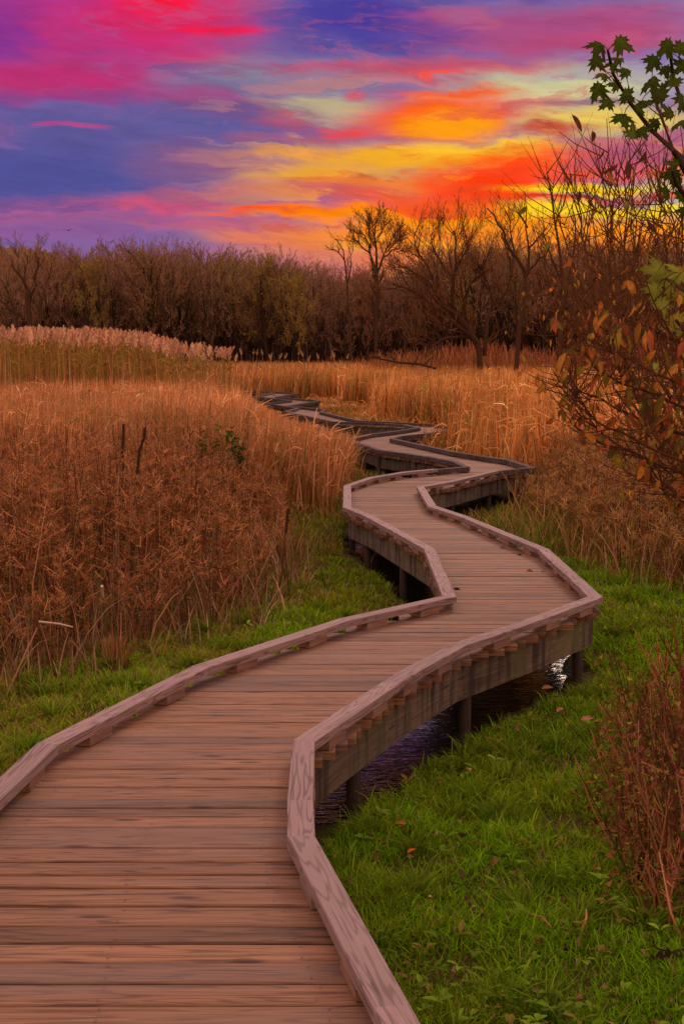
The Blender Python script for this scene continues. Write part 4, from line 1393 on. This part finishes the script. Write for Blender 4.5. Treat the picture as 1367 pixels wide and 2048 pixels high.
# fallen log in the reeds
mb = MB()
pts = [at(x, y, 58) for x, y in ((722, 714), (752, 716), (796, 725), (838, 728), (872, 737))]
o0 = pts[2].copy(); o0.z = float(gz(o0.x, 58))
tube(mb, [p - o0 for p in pts], [.02, .035, .045, .05, .05], (.045, .028, .018), 7)
lg = empty('fallen_log', o0); mb.build('stem', M_BARK, lg)
mb = MB()
for x, y, x2, y2 in ((790, 719, 770, 706), (830, 724, 838, 708), (850, 727, 866, 712), (760, 714, 742, 712)):
    tube(mb, [at(x, y, 58) - o0, at(x2, y2, 58.3) - o0], [.05, .02], (.05, .03, .02), 4)
mb.build('branch', M_BARK, lg)
tag(lg, 'dark fallen log lying in the reeds left of the broad leaning tree', 'log')

# ------------------------------------------------------------------ near shrubs and the maple
def maple_leaf(mb, c, size, nrm, up, col, curl=.15):
    """five pointed lobes with teeth"""
    half = [(0, -.30), (.10, -.26), (.30, -.34), (.24, -.18), (.52, -.14), (.36, -.02), (.66, .18), (.42, .18), (.44, .34), (.20, .22), (.16, .38), (.22, .54), (.10, .52), (0, .78)]
    pts = half + [(-x, y) for x, y in half[-2:0:-1]]
    n = Vector(nrm).normalized(); u = Vector(up); u = (u - n * u.dot(n)).normalized(); s = u.cross(n)
    V = [Vector(c)]
    for x, y in pts:
        b = -curl * (x * x * 1.6 + y * y * .5)
        V.append(Vector(c) + (s * x + u * y + n * b) * size * .75)
    k = len(pts)
    rs = np.random.default_rng(int(abs(c[0] * 1e5) + abs(c[2] * 1e5)) % 99991)
    C = np.array(col)[None] * np.exp(rs.normal(0, .18, (k + 1, 1))); C[0] *= 1.5
    mb.add([tuple(v) for v in V], [[(0, i + 1, (i + 1) % k + 1) for i in range(k)]], C)


def oval_leaf(mb, c, L, w, d, nrm, col, fold=.35):
    """drooping pointed leaf, folded along its rib; c = stalk end, d = direction of the tip"""
    d = Vector(d).normalized(); n = Vector(nrm); n = (n - d * n.dot(d)).normalized(); s = d.cross(n)
    prof = [(0, .04), (.12, .28), (.3, .47), (.5, .5), (.7, .40), (.87, .2), (1, 0)]
    V = []
    for t, h in prof:
        o = Vector(c) + d * L * t + n * (-.28 * L * t * t)
        e = n * (h * w * fold)
        V += [o - s * h * w + e, o, o + s * h * w + e]
    Fq = []
    for i in range(len(prof) - 1):
        a = i * 3
        Fq += [(a, a + 1, a + 4, a + 3), (a + 1, a + 2, a + 5, a + 4)]
    m = len(prof)
    C = np.empty((3 * m, 3)); C[:] = col
    C *= np.exp(np.random.default_rng(int(abs(L * 1e6)) % 99991).normal(0, .16, (3 * m, 1)))
    tipc = np.repeat(np.linspace(0, 1, m), 3)[:, None]
    C = C * (1 - .35 * tipc) + C * np.array([1.1, .6, .7]) * .35 * tipc
    C[1::3] *= 1.3
    mb.add([tuple(v) for v in V], [Fq], C)


def bez(a, b, c, n):
    return [a * (1 - t) ** 2 + b * 2 * t * (1 - t) + c * t * t for t in [i / n for i in range(n + 1)]]


def maple():
    random.seed(31)
    D = 5.3
    base = Vector((2.35, 5.6, 0)); base.z = float(gz(2.35, 5.6))
    e = empty('maple_tree', base)
    tr = MB(); lf = MB()
    barkc = (.060, .034, .020)
    o = lambda p: p - base
    trunk = [Vector((0, 0, -.1)), Vector((.02, .02, .8)), Vector((-.04, .0, 1.7)), Vector((.05, .05, 2.6)), Vector((.02, .1, 3.6)), Vector((.1, .1, 4.6))]
    tube(tr, trunk, [.085, .07, .06, .05, .04, .025], barkc, 10)
    br = [
        [(1540, 520), (1440, 400), (1367, 321), (1303, 262), (1260, 207), (1226, 150), (1214, 100)],
        [(1500, 420), (1420, 300), (1365, 215), (1346, 157), (1338, 104)],
        [(1500, 460), (1420, 400), (1372, 350), (1344, 300), (1322, 235), (1300, 180)],
        [(1500, 560), (1430, 480), (1392, 420), (1352, 370), (1342, 340)],
        [(1520, 700), (1440, 640), (1380, 590), (1330, 556)],
        [(1520, 800), (1430, 720), (1372, 665), (1350, 640)],
    ]
    tips = []
    for pts in br:
        q = [o(at(x, y, D + .25 * math.sin(i + pts[0][1]))) for i, (x, y) in enumerate(pts)]
        # join to the trunk
        zt = max(.8, q[0].z - .25)
        q = [Vector((0, .03, zt))] + q
        n = len(q)
        tube(tr, q, [.016 * (1 - i / n * .82) for i in range(n)], barkc, 6)
        tips.append(q)
    gl = [(.040, .058, .006), (.034, .050, .006), (.055, .070, .008)]
    L = [(1197, 92, 62), (1240, 86, 62), (1192, 122, 52), (1236, 116, 48), (1206, 150, 48), (1250, 143, 50), (1194, 178, 58), (1214, 205, 48), (1252, 190, 48),
         (1244, 236, 66), (1266, 268, 50), (1284, 262, 40), (1225, 130, 44), (1232, 170, 40), (1275, 215, 40), (1332, 92, 62), (1360, 96, 56), (1306, 122, 52),
         (1301, 162, 60), (1318, 192, 64), (1346, 165, 50), (1362, 200, 60), (1338, 226, 54), (1296, 205, 50), (1366, 132, 56), (1330, 140, 40), (1310, 246, 40),
         (1358, 244, 50), (1344, 348, 52), (1332, 385, 54), (1362, 392, 56), (1356, 362, 44), (1348, 330, 36), (1366, 420, 40)]
    Y = [(1316, 540, 72), (1342, 558, 78), (1312, 578, 60), (1322, 606, 62), (1362, 545, 70), (1350, 640, 60), (1364, 660, 60), (1334, 660, 44), (1360, 590, 50), (1362, 712, 46), (1310, 735, 34)]
    for arr, cols in ((L, gl), (Y, [(.20, .19, .02), (.16, .17, .02), (.26, .19, .025)])):
        for x, y, s in arr:
            d = D + random.uniform(-.22, .22)
            c = o(at(x, y, d)); size = s / F * d * 0.98
            nr = Vector((random.gauss(0, .6), -1, random.gauss(.3, .6)))
            upv = Vector((random.gauss(-.25, .8), 0, random.gauss(-.35, .8)))
            col = Vector(random.choice(cols)) * random.uniform(.75, 1.3)
            maple_leaf(lf, c, size, nr, upv, tuple(col), random.uniform(.1, .9))
            # stalk to the nearest limb point
            best = min((p for q in tips for p in q[2:]), key=lambda p: (p - c).length)
            tube(tr, [c, (c + best) / 2 + Vector((0, 0, .01)), best], [.0014, .0018, .0026], (.10, .05, .02), 3)
    tr.build('trunk', M_BARK, e); lf.build('crown', M_LEAF, e)
    tag(e, 'green leaved maple reaching in from the upper right edge', 'tree')


maple()


def wiggle(pts, n, amp):
    """resample a pixel polyline in 3-D with slight kinks"""
    out = []
    for i in range(len(pts) - 1):
        for k in range(n):
            p = pts[i].lerp(pts[i + 1], k / n)
            out.append(p + Vector((random.gauss(0, amp), random.gauss(0, amp), random.gauss(0, amp))))
    out.append(pts[-1])
    return out


def stems_shrub(name, base, stems, label, D, spread=1.0, r=.008, twigs=9, twl=.28, col=(.095, .040, .016), leaves=None, buds=True, seed=1, cat='shrub'):
    """stems: list of pixel polylines (tip last) ; base: world ground point"""
    random.seed(seed)
    e = empty(name, base)
    tr = MB(); lf = MB(); nleaf = 0
    o = lambda p: p - base
    for pts in stems:
        d0 = D + random.uniform(-.25, .25)
        q = [o(at(x, y, d0 + random.uniform(-.06, .06))) for x, y in pts]
        q[0].x *= spread
        b0 = Vector((q[0].x * (.8 if spread > 1 else 0) + random.gauss(0, .04), random.gauss(0, .15), -.05))
        q = [b0, b0.lerp(q[0], .5) + Vector((0, 0, .06))] + q
        w = wiggle(q, 3, .006 * D / 6)
        n = len(w); rr = r * random.uniform(.7, 1.2)
        rad = [max(rr * (1 - i / n * .85), .0012) for i in range(n)]
        tube(tr, w, rad, col, 5)
        for j in range(twigs):
            f = random.uniform(.3, .97) * (n - 1); i = min(int(f), n - 2)
            p = w[i].lerp(w[i + 1], f - i); ax = (w[i + 1] - w[i]).normalized()
            u = Vector((random.gauss(0, 1), random.gauss(0, .6), random.gauss(.2, .8)))
            dd = (ax * .8 + u.normalized() * .75).normalized()
            L = twl * random.uniform(.3, 1.2)
            tp = [p, p + dd * L * .5 + Vector((random.gauss(0, .01), 0, 0)), p + dd * L + Vector((0, 0, L * .12))]
            tube(tr, tp, [rr * .45, rr * .3, .0011], col, 3, cap=False)
            if buds:
                for t in (.3, .55, .8, 1.0):
                    b = tp[0].lerp(tp[2], t)
                    tube(tr, [b, b + Vector((random.gauss(0, .004), 0, .009))], [.0028, .001], (.12, .05, .025), 3)
            if leaves and random.random() < leaves[0]:
                c = Vector(random.choice(leaves[1])) * random.uniform(.7, 1.3)
                oval_leaf(lf, tp[2], leaves[2] * random.uniform(.6, 1.2), leaves[2] * random.uniform(.28, .42), (random.gauss(0, .5), random.gauss(0, .4), -1), (random.gauss(0, 1), -1, .3), tuple(c), .4)
                nleaf += 1
    tr.build('branches', M_BARK, e)
    if nleaf: lf.build('foliage', M_LEAF, e)
    tag(e, label, cat)
    return e


def G(px, d):
    X0 = (px - 683.5) / F * d
    return Vector((X0, d, float(gz(X0, d))))


# tall bare saplings behind the leafy shrub
stems_shrub('bare_sapling', G(1500, 14), [
    [(1236, 720), (1229, 551), (1224, 463), (1220, 354), (1212, 237)], [(1234, 740), (1226, 600), (1212, 480), (1204, 360), (1199, 285)],
    [(1240, 720), (1244, 560), (1250, 430), (1252, 340), (1256, 270)], [(1244, 720), (1262, 580), (1270, 450), (1262, 360), (1282, 300)],
    [(1232, 760), (1196, 620), (1170, 500), (1152, 400), (1140, 346)], [(1230, 780), (1180, 640), (1140, 520), (1122, 452), (1106, 393), (1090, 322)],
    [(1232, 730), (1216, 610), (1196, 500), (1180, 400), (1168, 340)], [(1248, 740), (1284, 600), (1300, 480), (1296, 380), (1290, 310)],
    [(1240, 700), (1236, 590), (1240, 480), (1236, 390), (1232, 330)],
], 'tallest bare many stemmed sapling with a few dark curled leaves against the sunset', 14, 1.0, r=.016, twigs=20, twl=.62,
    leaves=(.09, [(.06, .025, .02), (.09, .035, .02), (.12, .04, .02)], .17), seed=41, cat='sapling')
stems_shrub('bare_sapling', G(1640, 7.2), [
    [(1350, 760), (1342, 620), (1330, 500), (1316, 400), (1310, 330)], [(1354, 740), (1360, 600), (1350, 480), (1336, 390), (1326, 325)],
    [(1346, 780), (1310, 640), (1262, 540), (1210, 450), (1180, 395)], [(1344, 800), (1290, 690), (1230, 590), (1160, 490), (1108, 430)],
    [(1350, 820), (1300, 730), (1230, 650), (1150, 590), (1070, 525)], [(1340, 830), (1260, 760), (1180, 690), (1120, 620), (1084, 570)],
    [(1350, 790), (1330, 690), (1290, 600), (1270, 520), (1258, 440)], [(1356, 700), (1366, 580), (1364, 470), (1358, 390)],
    [(1336, 840), (1290, 700), (1252, 620), (1226, 520), (1210, 430)],
], 'bare reddish sapling at the right edge with branches slanting to the left', 7.2, r=.008, twigs=28, twl=.32,
    leaves=(.10, [(.30, .10, .02), (.36, .16, .03), (.16, .15, .02)], .07), seed=42, cat='sapling')
stems_shrub('bare_sapling', G(1165, 26), [
    [(1150, 760), (1146, 640), (1136, 540), (1124, 460)], [(1154, 760), (1170, 620), (1180, 520), (1172, 430)],
    [(1146, 770), (1116, 660), (1098, 570), (1090, 500)], [(1152, 750), (1158, 640), (1152, 520), (1156, 450)], [(1156, 760), (1196, 640), (1214, 560), (1220, 490)],
    [(1158, 760), (1226, 650), (1256, 560), (1280, 500)],
], 'dark bare brushy sapling standing in the reeds behind the red leaved shrub', 26, 2.0, r=.024, twigs=22, twl=1.1,
    leaves=(.06, [(.34, .12, .02), (.30, .18, .03)], .12), buds=False, seed=43, cat='sapling')
stems_shrub('bare_sapling', G(1310, 19), [
    [(1300, 800), (1290, 680), (1280, 560), (1286, 470)], [(1302, 790), (1320, 660), (1330, 560), (1324, 470)], [(1298, 790), (1262, 680), (1240, 580), (1236, 500)],
    [(1304, 790), (1350, 680), (1370, 580), (1372, 500)], [(1300, 790), (1306, 660), (1304, 540), (1310, 450)], [(1300, 800), (1230, 720), (1190, 650), (1176, 590)],
], 'brown twiggy sapling rooted in the orange weeds at right', 19, 2.0, r=.018, twigs=26, twl=.9,
    leaves=(.22, [(.26, .10, .03), (.30, .16, .03), (.18, .14, .02)], .10), buds=False, seed=44, cat='sapling')


stems_shrub('twiggy_shrub', G(1560, 9.5), [
    [(1500, 900), (1420, 760), (1330, 640), (1240, 560), (1150, 480)], [(1500, 920), (1400, 820), (1290, 730), (1200, 680), (1112, 640)],
    [(1500, 950), (1400, 880), (1300, 820), (1220, 760), (1140, 700)], [(1500, 980), (1420, 920), (1330, 880), (1240, 850), (1150, 800)],
    [(1490, 860), (1420, 700), (1350, 560), (1290, 450), (1240, 380)], [(1490, 880), (1410, 760), (1320, 690), (1250, 610), (1180, 560)],
    [(1500, 1000), (1430, 960), (1360, 930), (1280, 920), (1190, 890)], [(1500, 840), (1440, 680), (1390, 540), (1340, 440), (1300, 390)],
    [(1490, 900), (1420, 810), (1340, 770), (1270, 690), (1210, 620)], [(1500, 1020), (1440, 1000), (1370, 990), (1300, 960), (1240, 950)],
], 'dense tangle of fine brown twigs with tiny orange leaves behind the hanging leaves', 9.5, r=.009, twigs=48, twl=.46,
    leaves=(.6, [(.42, .13, .015), (.36, .17, .02), (.24, .08, .02), (.24, .17, .015)], .05), buds=False, seed=46)


# arching shrub with hanging red and green leaves
def leafy_shrub():
    random.seed(77)
    D = 4.7
    base = G(1720, D)
    e = empty('leafy_shrub', base)
    tr = MB(); lf = MB()
    o = lambda p: p - base
    col = (.070, .028, .013)
    br = [
        [(1560, 1080), (1460, 1010), (1367, 962), (1300, 930), (1210, 872), (1160, 830), (1118, 772)],
        [(1540, 1010), (1440, 960), (1367, 925), (1270, 880), (1190, 842), (1150, 790), (1106, 744)],
        [(1540, 960), (1440, 900), (1367, 868), (1280, 838), (1200, 800), (1150, 778), (1124, 752)],
        [(1520, 1000), (1420, 960), (1340, 942), (1270, 905), (1180, 878), (1135, 850)],
        [(1500, 860), (1420, 800), (1367, 770), (1300, 742), (1230, 708), (1200, 690)],
        [(1500, 780), (1420, 720), (1367, 690), (1310, 660), (1262, 640), (1238, 610)],
        [(1540, 1120), (1440, 1040), (1367, 1000), (1330, 985), (1318, 960)],
        [(1520, 900), (1440, 820), (1380, 740), (1330, 650), (1290, 560)],
        [(1500, 900), (1400, 830), (1320, 790), (1240, 770), (1186, 735), (1160, 700)],
    ]
    ends = []
    for pts in br:
        d0 = D + random.uniform(-.3, .3)
        q = [o(at(x, y, d0)) for x, y in pts]
        q = [Vector((random.gauss(0, .06), random.gauss(0, .06), -.05)), Vector((.0, 0, q[0].z * .6))] + q
        w = wiggle(q, 3, .004)
        n = len(w)
        tube(tr, w, [max(.0085 * (1 - i / n * .82), .0014) for i in range(n)], col, 6)
        for j in range(34):
            f = random.uniform(.36, .99) * (n - 1); i = min(int(f), n - 2)
            p = w[i].lerp(w[i + 1], f - i); ax = (w[i + 1] - w[i]).normalized()
            dd = (ax * .7 + Vector((random.gauss(0, .6), random.gauss(0, .5), random.gauss(.05, .6)))).normalized()
            L = random.uniform(.04, .20)
            t1 = p + dd * L * .5; t2 = p + dd * L + Vector((0, 0, .01))
            tube(tr, [p, t1, t2], [.0026, .002, .001], col, 3, cap=False)
            for b in (t1, t2): tube(tr, [b, b + Vector((.001, 0, .008))], [.0026, .001], (.16, .07, .04), 3)
            ends.append(t2 + base)
    RG = [(.24, .065, .018), (.30, .10, .020), (.15, .105, .014), (.085, .080, .014), (.36, .15, .022), (.15, .052, .018), (.24, .18, .018), (.36, .10, .04), (.10, .052, .018), (.40, .19, .03)]
    HG = [(1131, 706, 62), (1142, 712, 58), (1162, 730, 50), (1204, 742, 52), (1224, 748, 62), (1241, 758, 66), (1262, 764, 58), (1280, 790, 60), (1292, 806, 60), (1306, 820, 68),
          (1320, 832, 60), (1304, 770, 56), (1326, 790, 64), (1344, 786, 70), (1362, 806, 60), (1346, 846, 60), (1312, 850, 56), (1288, 840, 52), (1332, 700, 60), (1298, 648, 56), (1218, 628, 50),
          (1230, 634, 44), (1245, 640, 52), (1240, 655, 56), (1267, 668, 38), (1290, 660, 62), (1256, 688, 56), (1276, 690, 60), (1310, 700, 56), (1340, 720, 70), (1356, 742, 66), (1182, 760, 40),
          (1170, 640, 30), (1192, 632, 40), (1206, 636, 46), (1182, 706, 38), (1216, 700, 42), (1350, 870, 60), (1330, 880, 52), (1364, 900, 56), (1240, 806, 50), (1262, 822, 54), (1366, 760, 66), (1150, 690, 40), (1300, 722, 52), (1322, 744, 58), (1362, 690, 58), (1280, 730, 50)]
    random.seed(78)
    HG = HG + [(x + random.gauss(0, 26), y + random.gauss(14, 26), s * random.uniform(.6, .95)) for x, y, s in HG if x > 1190]
    for x, y, s in HG:
        d = D + random.uniform(-.3, .3)
        c = o(at(x, y, d)); L = s / F * d * 1.0
        colr = Vector(random.choice(RG)) * random.uniform(.6, 1.2); L *= random.uniform(.55, .9)
        dd = Vector((random.gauss(-.1, .38), random.gauss(0, .3), -1))
        oval_leaf(lf, c, L, L * random.uniform(.24, .38), dd, (random.gauss(0, 1.0), -1, .2), tuple(colr), random.uniform(.3, 1.0))
        best = min(ends, key=lambda p: (p - base - c).length) - base
        tube(tr, [best, (best + c) / 2 + Vector((0, 0, .012)), c], [.0016, .0014, .0012], (.16, .05, .03), 3)
    for j in range(260):
        p = random.choice(ends) - base
        colr = Vector(random.choice(RG)) * random.uniform(.7, 1.2)
        L = random.uniform(.018, .055)
        oval_leaf(lf, p, L, L * .45, (random.gauss(0, .5), random.gauss(0, .4), -1), (random.gauss(0, 1), -1, .3), tuple(colr), .4)
    tr.build('branches', M_BARK, e); lf.build('foliage', M_LEAF, e)
    tag(e, 'arching shrub with hanging red and green leaves at the right edge', 'shrub')


leafy_shrub()


# ------------------------------------------------------------------ small things
def green_shrub(px, py, d, h, label, seed):
    random.seed(seed); rs = np.random.default_rng(seed)
    b = G(px, d); e = empty('green_shrub', b)
    tr = MB(); lf = MB()
    zt = at(px, py, d).z - b.z
    for j in range(7):
        tip = Vector((random.gauss(0, .16), random.gauss(0, .1), zt + random.uniform(-.12, .22)))
        w = wiggle([Vector((0, 0, -.03)), tip * .5 + Vector((random.gauss(0, .04), 0, 0)), tip], 2, .012)
        tube(tr, w, [.007, .006, .005, .004, .002], (.05, .035, .015), 4)
        for k in range(16):
            f = random.uniform(.72, 1.0) * 4; i = min(int(f), 3); p = w[i].lerp(w[i + 1], f - i)
            dd = Vector((random.gauss(0, 1), random.gauss(0, .8), random.gauss(.1, .6))).normalized()
            oval_leaf(lf, p, random.uniform(.05, .10), .045, dd, (random.gauss(0, .4), -.4, 1), tuple(np.array([.045, .075, .012]) * random.uniform(.7, 1.5)), .2)
    tr.build('branches', M_BARK, e); lf.build('foliage', M_LEAF, e)
    tag(e, label, 'shrub')


green_shrub(402, 880, 17.2, .3, 'larger dark green leafy shrub topping the brown meadow', 3)
green_shrub(478, 892, 17.6, .3, 'smaller dark green shrub right of the larger one in the meadow', 4)


def dark_stalk(pts, d, label, seed, head=True):
    random.seed(seed)
    b = G(pts[0][0], d); e = empty('dead_stalk', b)
    m = MB()
    q = [at(x, y, d) - b for x, y in pts]
    q[0].z = -.03
    w = wiggle(q, 3, .006); n = len(w)
    tube(m, w, [.010 * (1 - i / n * .6) for i in range(n)], (.09, .042, .022), 5)
    m.build('stem', M_BARK, e)
    h = MB()
    top = w[-1]
    for j in range(70):
        f = random.uniform(.62, 1) * (n - 1); i = min(int(f), n - 2); p = w[i].lerp(w[i + 1], f - i)
        dd = Vector((random.gauss(0, 1), random.gauss(0, .7), random.gauss(-.2, .7))).normalized()
        oval_leaf(h, p, random.uniform(.01, .028), .008, dd, (0, -1, .4), tuple(np.array([.075, .035, .018]) * random.uniform(.7, 1.4)), .5)
    i0 = int(.6 * (n - 1)); tube(h, w[i0:], [.012] * (n - i0), (.06, .03, .016), 4)
    h.build('seed_head', M_WEED, e)
    tag(e, label, 'dead stalk')


dark_stalk([(556, 1200), (566, 1110), (574, 1045), (577, 1018)], 12.0, 'dark dead stalk leaning at the right end of the brown meadow', 5)
dark_stalk([(258, 1150), (268, 1000), (277, 920), (290, 856)], 12.4, 'tallest dark dead stalk rising from the brown meadow', 6)
dark_stalk([(246, 1150), (246, 1000), (246, 900), (247, 848)], 12.8, 'slender straight dead stalk left of the tallest one', 7)

# tan cut tuft in front of the meadow
b = onz(235, 1338, 0); b.z = float(gz(b.x, b.y)) - .01
m = MB(); k = 170
a = RNG.uniform(0, 6.28, k); r_ = np.abs(RNG.normal(0, .035, k))
cc = mixc([(.34, .14, .045), (.26, .10, .03), (.42, .20, .08)], k, .2)
blades(m, np.stack([r_ * np.cos(a), r_ * np.sin(a), 0 * a], 1), RNG.uniform(.16, .30, k), .008, RNG.uniform(.1, .3, k), cc * .8, cc, 3, .1, az=a)
tag(m.build('grass_tuft', M_DRY, loc=b), 'stiff tan tuft of cut reed stubs at the meadow foot', 'tuft')


def stick(pa, pb, d, r, col, label, name='stick'):
    a = at(*pa, d); b2 = at(*pb, d + .1)
    c = (a + b2) / 2
    m = MB(); tube(m, [a - c, (b2 - a) * .1 + Vector((0, 0, .006)), b2 - c], [r, r, r * .7], col, 6)
    tag(m.build(name, M_BARK, loc=c), label, 'stick')


stick((78, 1243), (146, 1254), 8.9, .007, (.50, .32, .20), 'pale broken stick lying across the front of the brown meadow')
stick((12, 1395), (75, 1256), 8.6, .006, (.34, .16, .09), 'long slanting reddish stick at the left edge of the meadow')
stick((204, 1172), (206, 1195), 9.6, .010, (.55, .36, .26), 'short pale upright stub in the middle of the brown meadow')


def ground_stick(pa, pb, r, col, label):
    a = onz(*pa); b2 = onz(*pb)
    a.z = float(gz(a.x, a.y)) + .06; b2.z = float(gz(b2.x, b2.y)) + .09
    c = (a + b2) / 2; m = MB(); tube(m, [a - c, Vector((.01, 0, .012)), b2 - c], [r, r, r * .6], col, 5)
    tag(m.build('stick', M_BARK, loc=c), label, 'stick')


ground_stick((1052, 1882), (1100, 1922), .004, (.26, .11, .05), 'thin brown twig lying in the lawn near the bottom')
ground_stick((1160, 1912), (1170, 1880), .004, (.40, .16, .06), 'short orange twig upright in the lawn near the bottom right')

# dark thorny twig, lower right edge
random.seed(9)
b = onz(1420, 1935); b.z = float(gz(b.x, b.y))
e = empty('bramble_twig', b); m = MB()
dd = b.y
q = [Vector((0, 0, 0)), at(1380, 1895, dd) - b, at(1340, 1905, dd - .05) - b, at(1312, 1896, dd - .1) - b, at(1296, 1872, dd - .1) - b]
tube(m, wiggle(q, 3, .003), [.006 * (1 - i / 13 * .7) for i in range(13)], (.035, .022, .014), 5)
m.build('stem', M_BARK, e); m = MB()
for j in range(9):
    p = q[random.choice([1, 2, 3])] + Vector((random.gauss(0, .02), 0, random.gauss(0, .01)))
    oval_leaf(m, p, .04, .018, (random.gauss(0, .6), 0, -1), (0, -1, .3), (.04, .03, .015), .4)
m.build('foliage', M_LEAF, e)
tag(e, 'dark bramble twig poking in low at the right edge', 'twig')


def dead_leaf(px, py, z, size, col, label, seed, stand=0.3):
    random.seed(seed)
    p = onz(px, py, z)
    m = MB()
    a = random.uniform(0, 6.28)
    oval_leaf(m, Vector((0, 0, 0)), size, size * .5, (math.cos(a), math.sin(a) * .5, stand), (random.gauss(0, .3), -.5, 1), col, .5)
    tag(m.build('fallen_leaf', M_LEAF, loc=p), label, 'leaf', 'fallen leaves')


LV = [
    (815, 1706, .07, .085, (.60, .17, .03), 'bright orange leaf lying in the green lawn beside the railing'),
    (812, 1648, .08, .10, (.40, .19, .07), 'tan leaf standing upright in the lawn above the orange leaf'),
    (1112, 1424, .07, .12, (.40, .22, .15), 'pale brown leaf in the lawn below the last post of the near bend'),
    (1082, 1378, .07, .14, (.42, .25, .17), 'beige leaf on the lawn at the water edge under the near bend'),
    (1160, 1440, .07, .14, (.48, .26, .20), 'largest pinkish dry leaf of the cluster in the lawn'),
    (1188, 1443, .07, .09, (.44, .24, .16), 'small pinkish dry leaf at the right of the lawn cluster'),
    (1136, 1452, .07, .11, (.36, .20, .10), 'ochre dry leaf at the left of the lawn cluster'),
    (1036, 1462, .06, .13, (.32, .17, .12), 'brown curled leaf in a dark hollow of the lawn left of the cluster'),
    (1060, 1436, .06, .08, (.28, .16, .07), 'small dull brown leaf in the lawn midway to the water'),
    (1250, 1402, .06, .10, (.36, .24, .14), 'beige leaf in the lawn near the weeds at right'),
    (1108, 1560, .06, .06, (.36, .18, .08), 'tiny tan leaf in the lawn left of the dry stems'),
    (998, 1095, DECK + .004, .07, (.16, .05, .03), 'dark red leaf on the deck at the second bend'),
    (1043, 1110, DECK + .004, .05, (.12, .04, .03), 'small dark leaf on the deck near the right rail'),
    (1052, 1142, DECK + .004, .06, (.26, .08, .03), 'rusty leaf on the deck in the middle of the wide bend'),
    (1085, 1143, DECK + .004, .045, (.15, .05, .03), 'brown leaf on the deck beside the rusty one'),
    (905, 1178, DECK + .004, .06, (.05, .03, .02), 'blackish leaf on the deck touching the inner rail corner'),
]
for i, (x, y, z, s, c_, lab) in enumerate(LV):
    dead_leaf(x, y, z, s * (.52 if z < .2 else 1), tuple(np.array(c_) * (.85, .66, .48)), lab, 100 + i, .35 if z < .2 else .06)
    
# bird far off in the sky
bp_ = at(137, 461, 160)
m = MB()
pts_b = [(-.55, 0, .22), (-.25, .02, .12), (0, .0, 0), (.25, .02, .10), (.6, 0, .2)]
tube(m, [Vector((0, -.25, 0)), Vector((0, -.1, .01)), Vector((0, .1, .01)), Vector((0, .3, 0))], [.02, .07, .06, .015], (.03, .02, .025), 6)
for s_ in (-1, 1):
    V = [(0, -.12, .02), (0, .1, .02), (s_ * .3, .12, .16), (s_ * .3, -.10, .16), (s_ * .65, .02, .10), (s_ * .62, -.06, .10),
         (0, -.12, .0), (0, .1, .0), (s_ * .3, .12, .145), (s_ * .3, -.10, .145), (s_ * .65, .02, .09), (s_ * .62, -.06, .09)]
    m.add(V, [[[0, 1, 2, 3], [3, 2, 4, 5], [7, 6, 9, 8], [8, 9, 11, 10], [1, 7, 8, 2], [2, 8, 10, 4], [0, 3, 9, 6], [3, 5, 11, 9], [4, 10, 11, 5]]], (.03, .02, .025))
tag(m.build('bird', M_BARK, loc=bp_), 'tiny dark bird flying above the left treeline', 'bird')
